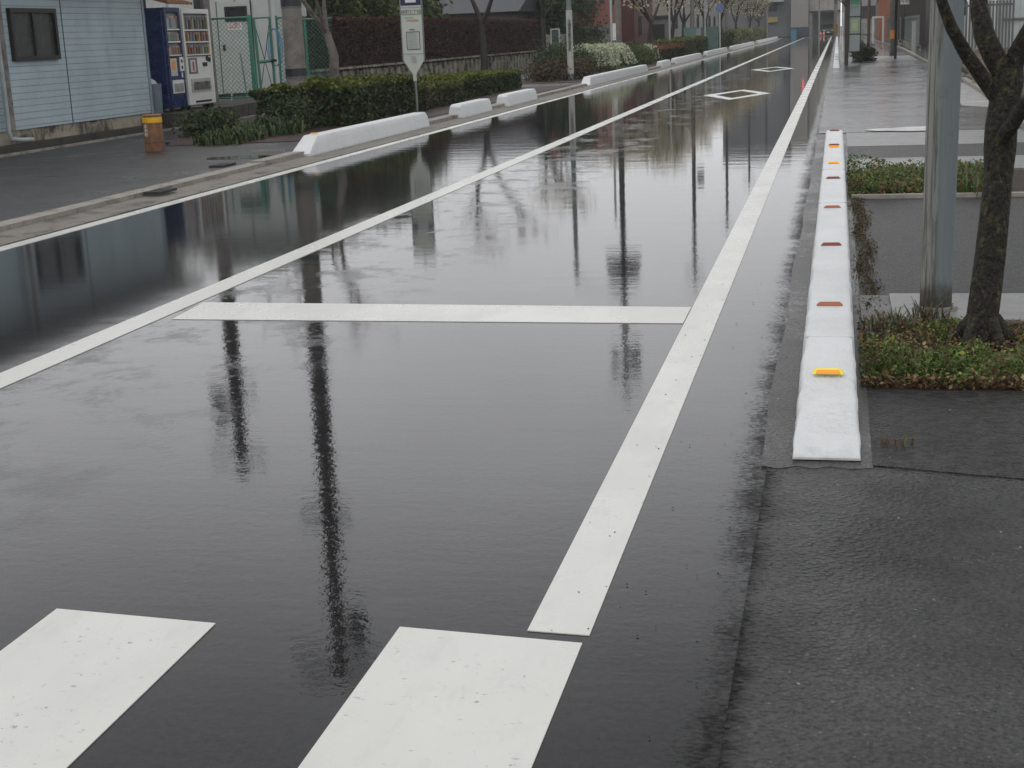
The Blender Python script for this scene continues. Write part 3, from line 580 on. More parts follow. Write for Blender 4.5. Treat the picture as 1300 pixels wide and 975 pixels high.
q=shrub('flowering_bush','arching bush covered in tiny white flowers behind the long white barrier',-9.6,58.0,.05,1.0,2.6,.95,8000,.045,[(.05,.08,.02),(.09,.12,.03)],None,'shrubs on the far left kerb',9)
spray(q,-9.3,57.4,.05,1.5,3.0,.95,230,42,.036,[(.60,.62,.48),(.46,.50,.34)])
q=shrub('flowering_bush','green bush sprinkled with white flowers to the right of the white flowering bush',-9.1,66.0,.05,.95,3.2,.85,11000,.05,[(.05,.08,.02),(.09,.12,.03),(.03,.05,.015)],None,'shrubs on the far left kerb')
spray(q,-8.8,67.3,.05,.9,1.4,.8,45,34,.034,[(.60,.62,.48),(.46,.50,.34)])
hedge('clipped_hedge','dark hedge with orange red leaf tips beyond the flowering bush',-10.2,-8.4,71,82,.05,.72,14000,.07,[(.02,.03,.01),(.04,.04,.012),(.03,.02,.01)],None,'green hedges along the left kerb',(.22,.09,.03),.14,.08)
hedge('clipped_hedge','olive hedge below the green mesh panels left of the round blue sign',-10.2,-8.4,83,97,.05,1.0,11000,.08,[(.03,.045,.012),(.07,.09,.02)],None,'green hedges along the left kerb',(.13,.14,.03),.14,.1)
hedge('clipped_hedge','dark hedge right of the round blue sign',-10.2,-8.6,99,120,.05,.95,11000,.09,DG,None,'green hedges along the left kerb',None,.14,.1)
hedge('clipped_hedge','pale straw coloured hedge at the far end of the left kerb',-10.4,-8.3,123,176,.05,1.3,16000,.1,[(.16,.18,.08),(.24,.25,.13),(.09,.11,.04)],None,'green hedges along the left kerb',None,.2,.15)
# ------------------------------------------------------------------ right beds (uncountable ground cover)
def cover(name,label,poly_fn,n,zfun,size,cs,w=None,kind='stuff',up=.8,cat=None,clump=0):
    P=np.array([poly_fn() for _ in range(n)]); P=np.array([(p[0],p[1],zfun(p)) for p in P]); 
    C=tones(n,cs,w,.4)
    if clump:
        f=np.array([nz(p[0]*2.3+2,p[1]*2.9+1) for p in P]); C*=(.55+.95*f)[:,None]; k=(np.array([nz(p[0]*1.1+5,p[1]*1.9) for p in P])<.28)&(rng.random(n)<.6); C[k]=np.array([.15,.10,.045])*rng.uniform(.5,1.4,(k.sum(),1))
    o=quads(name,P,size*rng.choice([.7,1,1,1.5],n) if clump else size,C,LEAF,None,.7,up); o['kind']=kind; o['label']=label; o['category']=cat or 'ground cover'; return o
def nz(x,y): return .5+.5*math.sin(x*7.3+1.1*math.sin(y*5.1))*math.sin(y*6.7+1.7*math.sin(x*4.3))
def bed1():
    while True:
        x=random.uniform(.11,2.3); y=random.uniform(5.95,7.3)
        e=5.99+.05*math.sin(x*9)+.03*math.sin(x*23)
        if y<e: continue
        if y>6.45 and random.random()<(.88 if nz(x*1.3,y)<.6 else .45)*min(1,(y-6.45)*4) : continue
        if x<.17+.05*math.sin(y*11) and random.random()<.8: continue
        if y<6.1 and random.random()<.55: continue
        if nz(x*2.1+1,y*2.3)<.33 and random.random()<.6: continue
        return (x,y)
def z1(p): return random.random()**1.1*(.02+.12*nz(p[0]*1.4,p[1]*1.3)**1.5*(1.25-.55*(p[1]-5.95)))
cover('weeds','dense clover and weeds in the planting bed around the near tree',bed1,22000,z1,.0085,[(.085,.13,.025),(.06,.095,.02),(.12,.17,.04),(.19,.21,.05),(.20,.11,.04)],[4,4,2.5,1,.5],clump=1)
def bed1b():
    x=random.uniform(.12,2.2); y=random.choice((random.uniform(6.35,7.3),random.uniform(6.35,7.3),5.97+abs(random.gauss(0,.03)))); return (x,y)
cover('fallen_leaves','dry brown leaf litter around the near tree trunk',bed1b,8000,lambda p:.008+random.random()*.045,.011,[(.17,.10,.045),(.10,.06,.03),(.27,.2,.09),(.05,.035,.02)],None,up=1.5)
def bed2():
    while True:
        x=random.uniform(.12,2.3); y=random.uniform(12.85,15.0)
        if x>1.45 or (.75<x<.9 and random.random()<.6): continue
        if random.random()<.8*(nz(x*.8,y*.8)<.45): continue
        return (x,y)
cover('weeds','weedy green planting strip beyond the coarse asphalt',bed2,17000,lambda p:random.random()**1.3*(.05+.17*nz(p[0]*.8,p[1]*.7)),.014,[(.08,.12,.03),(.12,.17,.045),(.15,.09,.04),(.06,.085,.02)],[4,3,1,3],clump=1)
for _i,(_x,_y) in enumerate(((.4,13.6),(.75,13.9),(1.25,13.5))): strapplant('weed_tuft',('ragged weed stems at the left end of the far planting strip','ragged weed stems in the middle of the far planting strip','tall ragged weed stems right of the galvanised pole in the far planting strip')[_i],_x,_y,.28,.8,420,.26 if _i==2 else .17,.0,((.09,.13,.035),(.14,.10,.05),(.06,.09,.02)),'weed',wd=.006)
def bed3(): 
    y=random.uniform(7.6,12.8); return (random.gauss(.195,.032)+.02*math.sin(y*4),y)
cover('moss','brown moss and weeds along the foot of the near barrier',bed3,2600,lambda p:.010+random.random()**2*.014,.008,[(.07,.04,.02),(.10,.07,.03),(.05,.06,.02)],None)
strapplant('weed_tuft','brown straggly weed tuft at the foot of the galvanised pole',.47,7.33,.10,.05,60,.16,.0,((.10,.08,.045),(.07,.065,.035)),'weed',wd=.004)
strapplant('weed_tuft','small dry orange weed tuft on the asphalt right of the barrier end',.235,5.12,.06,.022,34,.045,.008,((.13,.085,.025),(.09,.075,.025)),'weed',wd=.0024)
def tuft(): 
    x=random.uniform(.18,1.0); return (x,random.gauss(7.28,.05))
strapplant('weed_tuft','thin grass stems sprouting along the pale slab left of the galvanised pole',.28,7.15,.14,.12,150,.13,.0,((.09,.10,.04),(.13,.11,.06)),'weed',wd=.003)
for _i,(_x,_y,_l) in enumerate(((.35,6.25,'grassy tuft at the left front of the near planting bed'),(.95,6.2,'grassy tuft in the front right of the near planting bed'),(.62,6.95,'pale yellowish stems around the near tree foot'))): strapplant('weed_tuft',_l,_x,_y,.22,.14,130,.12,.0,((.11,.15,.04),(.15,.15,.05),(.07,.10,.02)),'weed',wd=.0035)
# gravel specks on road/pavement
def specks():
    c=random.random()
    if c<.5: return (random.uniform(-.7,.9),random.uniform(2.6,5.2))
    return (random.uniform(-.75,.1),random.uniform(3.3,9))
P=[specks() for _ in range(150)]; mb=MB()
for x,y in P:
    r=random.uniform(.0018,.0042); k=len(mb.v); mb.v+=[(x+r*math.cos(t)*random.uniform(.7,1.2),y+r*math.sin(t)*random.uniform(.7,1.2),.004) for t in (0,1.5,3.1,4.7)]+[(x,y,.004+r*.9)]
    mb.f+=[(k,k+1,k+4),(k+1,k+2,k+4),(k+2,k+3,k+4),(k+3,k,k+4),(k+3,k+2,k+1,k)]
P=[(random.uniform(-.2,1.2),random.uniform(2.4,5.8)) for _ in range(90)]+[(random.gauss(-.28,.03),random.uniform(2.6,9)) for _ in range(50)]
quads('wet_leaf_bits',np.array([(x,y,.012) for x,y in P]),.0055,tones(len(P),[(.10,.07,.04),(.03,.025,.02),(.3,.29,.27),(.13,.09,.05)]),LEAF,None,.6,6)
_w=bpy.data.objects['wet_leaf_bits']; tag(_w,'tiny leaf scraps and pale chips on the wet asphalt','leaf litter',kind='stuff')
o=obj('grit',mb,mat('dark_grit',(.01,.01,.01),.5)); tag(o,'scattered dark grit on the wet asphalt','grit',kind='stuff')
# ------------------------------------------------------------------ near right: galvanised pole and mossy tree
w=N('stained_galvanised_pole'); st=w.noise(42,(1,1,.03),5,.7,dist=.25); st2=w.noise(60,(1,1,.06),4,.7,(3,3,3)); sp=w.noise(9,(1,1,1),6,.7)
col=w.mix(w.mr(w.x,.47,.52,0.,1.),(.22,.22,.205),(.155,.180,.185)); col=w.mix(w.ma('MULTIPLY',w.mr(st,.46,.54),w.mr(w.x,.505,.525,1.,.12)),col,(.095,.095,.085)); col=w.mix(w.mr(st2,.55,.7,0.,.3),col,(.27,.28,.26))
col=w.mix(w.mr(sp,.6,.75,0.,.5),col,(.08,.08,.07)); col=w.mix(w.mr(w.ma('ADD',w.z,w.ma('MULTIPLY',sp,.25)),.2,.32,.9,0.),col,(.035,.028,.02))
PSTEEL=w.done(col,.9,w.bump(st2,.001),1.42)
root=thing('steel_pole','thick stained galvanised pole beside the near mossy tree, tallest thing at right','pole',(.52,7.6,0))
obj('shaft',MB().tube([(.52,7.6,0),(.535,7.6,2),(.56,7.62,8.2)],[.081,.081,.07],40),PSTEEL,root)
obj('base_collar',MB().tube([(.52,7.6,-.01),(.52,7.6,.05)],[.12,.11],32),SLAB,root)
obj('cap',MB().tube([(.56,7.62,8.2),(.56,7.62,8.26)],[.078,.05],24),GALV,root)
obj('lamp_arm',MB().tube([(.56,7.62,8.0),(.2,7.62,8.6),(-.6,7.62,8.9)],[.03,.028,.025],10),GALV,root)
obj('lamp_head',MB().tube([(-.5,7.62,8.88),(-.85,7.62,8.93),(-1.25,7.62,8.9)],[.06,.11,.04],14),GALV,root)
YT=6.85
def TP(px,py,dy=0): return tuple(AY(px,py,YT+dy))
root=thing('mossy_tree','near tree with mossy trunk forking beside the galvanised pole at the right edge','tree',TP(1248,440))
base=AY(1247,440,YT)
tr=[(base.x,YT,-.02),(base.x,YT,.02),TP(1247,405),TP(1252,360),TP(1257,324),TP(1262,275),TP(1267,226),TP(1269,190),TP(1271,160),TP(1276,125),TP(1279,102),TP(1281,86)]
mb=MB(); mb.tube(tr,[.105,.09,.073,.071,.069,.066,.063,.070,.073,.066,.07,.06],18,.045)

for _a in (0.3,1.7,2.9,4.0,5.3): mb.tube([(base.x+.05*math.cos(_a),YT+.05*math.sin(_a),.13),(base.x+.11*math.cos(_a),YT+.11*math.sin(_a),.045),(base.x+.19*math.cos(_a),YT+.19*math.sin(_a),-.01)],[.035,.03,.015],8,.1)
mb.tube([TP(1272,172),TP(1262,168),TP(1254,164)],[.06,.045,.02],10,.1); mb.tube([TP(1266,235),TP(1272,238),TP(1283,240)],[.05,.04,.02],10,.1)
obj('trunk',mb,BARK,root)
tips=[]; mb=MB()
def limb(pts,r): mb.tube(pts,r,12,.04); return Vector(pts[-1]),(Vector(pts[-1])-Vector(pts[-2])).normalized()
ends=[limb([TP(1278,100),TP(1263,74),TP(1250,45),TP(1243,10,.03),TP(1238,-60,.1),TP(1225,-160,.2)],[.05,.050,.046,.040,.034,.026]),
 limb([TP(1281,100),TP(1292,68),TP(1306,42,-.05),TP(1330,0,-.15),TP(1370,-80,-.3)],[.045,.043,.040,.034,.026]),
 limb([TP(1270,130),TP(1247,98,-.05),TP(1226,68,-.12),TP(1208,35,-.2),TP(1197,5,-.25),TP(1183,-40,-.3),TP(1160,-120,-.35)],[.036,.034,.03,.026,.023,.02,.014]),
 limb([TP(1268,182),TP(1285,158,-.15),TP(1303,130,-.3),TP(1335,95,-.5),TP(1380,20,-.7)],[.036,.034,.03,.027,.02])]
obj('main_limbs',mb,BARK,root)
bm=MB()
for p,q in ends:
    for k in range(3): grow(bm,p,q+Vector((random.uniform(-.5,.5),random.uniform(-.5,.5),.4)),.9,.022,2,tips,.5)
obj('twigs',bm,BARKD,root)
T=np.array([tuple(a) for a,_ in tips]); idx=rng.integers(0,len(T),160); quads('buds',T[idx]+rng.normal(size=(160,3))*.03,.02,tones(160,[(.6,.56,.45),(.1,.14,.05)]),PETAL,root)
# ------------------------------------------------------------------ poles
def xAY(px,Y,X=None): return AY(px,40,Y).x
def utility_pole(label,x,y,h,r0,r1,arms=(),trans=(),material=POLEC,bands=(),bolts=True,group='utility poles along the left side',z=.05,name='utility_pole'):
    root=thing(name,label,'utility pole',(x,y,z),group)
    zc=3.4; rc=r0+(r1-r0)*zc/h; obj('shaft',MB().tube([(x,y,z-.04),(x,y,zc)],[r0,rc],24),material,root); obj('upper_shaft',MB().tube([(x,y,zc),(x,y,h*.6),(x,y,h)],[rc,(r0+r1)/2,r1],24),mat('concrete_darkened_for_reflection',(.042,.040,.037),.6,nscale=5,namt=.3),root)  # upper shaft coloured darker so its reflection in the road reads dark
    for zb,hb in bands: 
        rr=r0+(r1-r0)*zb/h; obj('band',MB().cyl(x,y,zb,zb+hb,rr+.008,24),DARKM,root); 
        obj('strap',MB().cyl(x,y,zb+hb*.02,zb+hb*.02+.012,rr+.014,24).cyl(x,y,zb+hb*.95,zb+hb*.95+.012,rr+.014,24),GALV,root)
    for za,hl,dy in arms:
        a=obj('crossarm',MB().box(x-hl,x+hl,y-r1-.1,y-r1-.02,za,za+.09),DARKM,root)
        for k in(-.92,-.5,.5,.92): obj('insulator',MB().tube([(x+hl*k,y-r1-.06,za+.09),(x+hl*k,y-r1-.06,za+.2),(x+hl*k,y-r1-.06,za+.26)],[.035,.05,.02],8),GREYP,a)
    for zt,dx,rt,ht in trans:
        t=obj('transformer',MB().tube([(x+dx,y,zt),(x+dx,y,zt+ht*.9),(x+dx,y,zt+ht)],[rt,rt,rt*.7],18),mat('transformer_grey',(.06,.063,.065),.5),root)
        obj('bracket',MB().box(min(x,x+dx),max(x,x+dx),y-.04,y+.04,zt+ht*.4,zt+ht*.5),DARKM,t)
    if bolts:
        m2=MB(); zz=2.6; s=1
        while zz<h-1: m2.tube([(x,y,zz),(x+s*(r0+.13),y,zz)],.011,6); zz+=.45; s=-s
        obj('step_bolts',m2,DARKM,root)
    return root
cp=AY(375,80,25.0)
utility_pole('thick weathered concrete utility pole with dark bands beside the shed fence',cp.x,25.,11.0,.195,.125,((7.35,.5,0),(10.4,.9,0),(10.85,.7,0)),((9.5,.42,.17,.75),),bands=((.95,.17),(2.18,.26)))
bp=AY(253,2,30.5)
utility_pole('utility pole behind the vending machines, only a short length visible above them',bp.x,30.6,8.4,.20,.14,((6.3,.6,0),(7.9,.7,0)),((6.6,-.45,.17,.7),))
cx=AY(785,30,64).x
pc=utility_pole('grey concrete utility pole rising from the white flowering bush',cx,64.,15.,.14,.10,((14.4,.8,0),(13.6,.6,0)),((12.7,.45,.25,1.1),(13.0,-.5,.18,.6)))
mb=MB()
for k in range(7): mb.tube([(cx+(.8-.03*k)*math.cos(t),64+(.8-.03*k)*math.sin(t),8.6+.14*k) for t in np.linspace(0,6.283,25)],.055,6)
obj('cable_coil',mb,BLACKP,pc)
for px,Y,h,lb,tr in((879,95,15.3,'dark utility pole among the blossom trees left of the round blue sign',((7.6,.45,.24,.9),)),(922,125,15.6,'thin utility pole behind the round blue sign, to its right',()),(951,157,15.3,'slim utility pole among the pale blossom trees nearer the cross road',((8.2,-.35,.2,.8),)),(973,176,14.,'farthest left utility pole, near the cross road',())):
    utility_pole(lb,AY(px,30,Y).x,float(Y),h,.15,.10,((h-.5,.7,0),(h-1.2,.6,0)) if px!=922 else ((h-.5,.5,0),),tr,POLEC)
for px,Y,h,lb in((776,62,6.5,'slim pale steel pole just left of the grey concrete pole at the flowering bush'),(850,84,5.5,'thin pale steel pole left of the blossom trees'),(895,97,4.6,'thin white pole just left of the round blue sign')):
    root=thing('steel_post',lb,'post',(AY(px,30,Y).x,Y,.05),'slim steel posts on the left kerb'); x=AY(px,30,Y).x
    obj('shaft',MB().tube([(x,Y,.03),(x,Y,h)],[.055,.05],14),GREYP,root); obj('cap',MB().tube([(x,Y,h),(x,Y,h+.06)],[.06,.02],12),GREYP,root)
    if px==776: obj('sign_plate',MB().box(x+.06,x+.2,Y-.06,Y-.04,1.2,1.9),WHITEP,root)
# lettered pole
lp=AY(723,40,47.); x,y=lp.x,47.
root=thing('lettered_pole','pale wrapped pole with vertical black lettering in front of the brown house','pole',(x,y,.05))
obj('shaft',MB().tube([(x,y,.03),(x,y,6.6)],[.092,.07],20),GALV,root)
wr=obj('wrap',MB().cyl(x,y,.25,2.28,.105,24),mat('off_white_sheet',(.40,.40,.375),.5,namt=.12),root)
for k,ch in enumerate('交通安全都市宣言町'): text('lettering',ch,.125,(x+.02,y-.115,1.92-.112*k),(1,0,0),(0,0,1),BLACKP,root,.004)
obj('lamp_arm',MB().tube([(x,y,6.5),(x+.5,y,6.9),(x+1.2,y,7.0)],[.04,.035,.03],10),GALV,root)
obj('lamp_head',MB().tube([(x+1.1,y,6.98),(x+1.4,y,7.0),(x+1.75,y,6.98)],[.05,.1,.04],12),GREYP,root)
# ------------------------------------------------------------------ bus stop sign
bs=G(531,145,.05); x,y=bs.x-.02,bs.y
root=thing('bus_stop_sign','tall pale bus stop sign board with a tapered foot by the hedge','sign',(x,y,.05))
obj('post',MB().cyl(x,y,.05,3.0,.028,14),GALV,root); obj('foot',MB().tube([(x,y,.05),(x,y,.09),(x,y,.11)],[.16,.15,.05],20),DARKC,root)
zt=AY(530,100,y).z
wB=.225
zs=lambda py: AY(527,py,y).z
out=[(x-.035,y-.04,zs(103)),(x+.035,y-.04,zs(103)),(x+.035,y-.04,zs(94)),(x+wB,y-.04,zs(76)),(x+wB,y-.04,zs(76)+1.75),(x-wB,y-.04,zs(76)+1.75),(x-wB,y-.04,zs(76)),(x-.035,y-.04,zs(94))]
bd=obj('board',MB().prism(out,(0,.03,0)),SIGNW,root,.004)
F0=y-.043
fr=MB(); fr.box(x-wB-.012,x-wB+.012,F0,F0+.035,zs(76),zs(76)+1.75).box(x+wB-.012,x+wB+.012,F0,F0+.035,zs(76),zs(76)+1.75); obj('side_rails',fr,GALV,root)
for py in(68,12.5,9): obj('cross_rail',MB().box(x-wB+.012,x+wB-.012,F0-.004,F0+.002,zs(py)-.008,zs(py)+.008),GREYP,root)
obj('blue_header',MB().box(x-wB+.015,x+wB-.015,F0-.003,F0+.002,zs(6.5),zs(-3)),mat('navy_paint',(.012,.02,.05),.5),root)
obj('header_window',MB().box(x-.11,x+.11,F0-.006,F0-.003,zs(3),zs(-2.5)),WHITEP,root)
obj('name_strip',MB().box(x-wB+.02,x+wB-.02,F0-.002,F0+.002,zs(18.5),zs(12.6)),mat('strip_green',(.12,.20,.12),.5),root)
obj('name_field',MB().box(x-wB+.035,x+wB-.035,F0-.004,F0-.002,zs(17.8),zs(13.2)),SIGNW,root)
text('name_lettering','幸町七丁目',.078,(x,F0-.005,zs(15.4)),(1,0,0),(0,0,1),BLACKP,root,.001)
obj('green_stripe',MB().box(x-.15,x+.05,F0-.003,F0,zs(22.6),zs(21.4)),mat('stripe_green',(.2,.42,.2),.5),root)
text('route_lettering','市内循環線',.05,(x+.02,F0-.004,zs(25.8)),(1,0,0),(0,0,1),mat('orange_ink',(.5,.22,.06),.5),root,.001)
text('timetable_title','時刻表',.035,(x,F0-.004,zs(37.6)),(1,0,0),(0,0,1),DARKM,root,.001)
tb=MB(); a,b_,c_,d_=x-.125,x+.155,zs(63),zs(40)
for X0,X1,Z0,Z1 in((a,b_,c_,c_+.01),(a,b_,d_-.01,d_),(a,a+.01,c_,d_),(b_-.01,b_,c_,d_)): tb.box(X0,X1,F0-.004,F0,Z0,Z1)
obj('timetable_frame',tb,DARKM,root)
tl=MB()
for k in range(13): tl.box(a+.03,b_-.03-.02*(k%3),F0-.003,F0,c_+.025+k*.027,c_+.031+k*.027)
obj('timetable_lines',tl,mat('faint_ink',(.28,.30,.27),.6),root)
for k in range(4): text('notice_lettering','のりば案内',.026,(x,F0-.004,zs(71.5+2.6*k)),(1,0,0),(0,0,1),mat('faint_ink',(.28,.30,.27),.6),root,.001)
# ------------------------------------------------------------------ round no-parking sign
Y=104.; x=AY(914,40,Y).x; root=thing('road_sign','round blue road sign with a red border and slash on a white pole','sign',(x,Y,.05))
obj('post',MB().cyl(x,Y,.03,3.35,.035,14),WHITEP,root)
zc=AY(914,10,Y).z; nrm=(0,-1,0); obj('red_ring',MB().disc((x,Y-.05,zc),nrm,.30,.012),mat('sign_red',(.40,.16,.2),.4),root)
obj('blue_face',MB().disc((x,Y-.058,zc),nrm,.262,.012),mat('sign_blue',(.05,.17,.36),.4),root)
obj('slash',MB().obox((x,Y-.067,zc),Vector((.7,0,-.7)).normalized(),Vector((0,1,0)),Vector((.7,0,.7)).normalized(),.25,.004,.02),mat('sign_red',(.42,.06,.08),.4),root)
# ------------------------------------------------------------------ rusty bollard
p=G(197,191,.05); x,y=p.x,p.y; root=thing('bollard','stout rust brown cylindrical bollard with yellow top band and white characters','bollard',(x,y,.05))
zt=AY(196,146,y).z; r=.145
obj('body',MB().tube([(x,y,.03),(x,y,.2),(x,y,zt)],[r*1.0,r,r*.97],32),RUST,root)
obj('yellow_band',MB().cyl(x,y,zt-.11,zt-.03,r+.002,32),YEL,root)
obj('top_rim',MB().tube([(x,y,zt-.005),(x,y,zt+.015)],[r+.004,r-.02],32),RUST,root)
obj('seam',MB().cyl(x,y,.17,.178,r+.004,32),BARKD,root)
for k,ch in enumerate('止水栓'): text('lettering',ch,.062,(x-.045,y-r-.001,zt-.16-.062*k),(1,-.1,0),(0,0,1),WHITEP,root,.003)
# ------------------------------------------------------------------ buildings
def window(root,x0,x1,y0,y1,z0,z1,face,frame=BROWNM,pane=GLASS,t=.05,mull=1,name='window',fw=.06):
    """window on a +x or -y face; frame ring with panes behind"""
    mb=MB()
    if face=='x':
        X=x0; mb.box(X,X+t,y0,y1,z0,z0+fw).box(X,X+t,y0,y1,z1-fw,z1).box(X,X+t,y0,y0+fw,z0+fw,z1-fw).box(X,X+t,y1-fw,y1,z0+fw,z1-fw)
        for k in range(mull):
            c=y0+(y1-y0)*(k+1)/(mull+1); mb.box(X,X+t*.8,c-fw*.5,c+fw*.5,z0+fw,z1-fw)
        f=obj(name,mb,frame,root); obj('pane',MB().box(X-.02,X+.012,y0+fw*.5,y1-fw*.5,z0+fw*.5,z1-fw*.5),pane,f)
    else:
        Yf=y0; s=-1 if face=='-y' else 1
        ya,yb=sorted((Yf,Yf+s*t)); mb.box(x0,x1,ya,yb,z0,z0+fw).box(x0,x1,ya,yb,z1-fw,z1).box(x0,x0+fw,ya,yb,z0+fw,z1-fw).box(x1-fw,x1,ya,yb,z0+fw,z1-fw)
        for k in range(mull):
            c=x0+(x1-x0)*(k+1)/(mull+1); mb.box(c-fw*.5,c+fw*.5,ya,yb,z0+fw,z1-fw)
        f=obj(name,mb,frame,root); ya,yb=sorted((Yf-s*.02,Yf+s*.012)); obj('pane',MB().box(x0+fw*.5,x1-fw*.5,ya,yb,z0+fw*.5,z1-fw*.5),pane,f)
    return f
# pale blue sided building parallel with the road
XW=-12.85
cn=ZX(190,100,XW); YE=cn.y; zs0=ZX(191,144,XW).z
YB=9.0; zb=ZX(100,155,XW).z
root=thing('sided_building','single storey building with pale blue horizontal siding and a dark sliding window at far left','building',(XW-3,YE-5,0))
obj('wall',MB().box(XW-7,XW,YB,YE,zb,2.95),SIDING,root)
obj('foundation',MB().box(XW-6.95,XW-.03,YB+.02,YE-.03,.05,zb),FOUND,root)
obj('footing',MB().box(XW-.03,XW+.16,YB,YE-.02,.05,.16),DARKC,root)
obj('corner_trim',MB().box(XW-.08,XW+.012,YE-.002,YE+.018,zb-.02,2.95).box(XW,XW+.016,YE-.07,YE+.018,zb-.02,2.95),mat('trim_blue',(.2,.26,.29),.5),root)
jy=ZX(82,60,XW).y; obj('siding_joint',MB().box(XW,XW+.006,jy-.012,jy+.012,zb,2.95),mat('joint_dark',(.05,.06,.07),.6),root)
py0=ZX(7,10,XW).y; py1=ZX(66,10,XW).y; z0=ZX(10,78,XW).z; z1=ZX(8,10,XW).z
window(root,XW,XW,py0,py1,z0,z1,'x',BROWNM,mat('frosted_dark_glass',(.045,.052,.048),.25,ior=1.5,namt=.1),.07,1,fw=.07)
jp=ZX(12,120,XW).y
obj('corner_post',MB().box(XW,XW+.03,jp-.14,jp+.02,zb,2.95),mat('stained_trim',(.19,.18,.17),.6,col2=(.08,.05,.04),n2scale=5),root)
dy=ZX(3,100,XW+.1).y; dp=MB(); zb2=ZX(6,180,XW+.1).z
dp.tube([(XW+.1,dy,2.9),(XW+.1,dy,zb2+.12),(XW+.11,dy+.03,zb2+.03),(XW+.16,dy+.2,zb2),(XW+.17,dy+.55,zb2-.02)],.038,12); obj('downpipe',dp,mat('grey_pvc',(.32,.36,.36),.4),root)
obj('roof',MB().prism([(XW+.55,YB-.5,2.90),(XW+.55,YB-.5,3.12),(XW-3.5,YB-.5,3.75),(XW-7.5,YB-.5,3.12),(XW-7.5,YB-.5,2.90)],(0,YE-YB+.8,0)),mat('dark_roof_metal',(.03,.032,.036),.5),root)
obj('gutter',MB().tube([(XW+.6,YB-.5,2.95),(XW+.6,YE+.3,2.93)],.06,10),BROWNM,root)
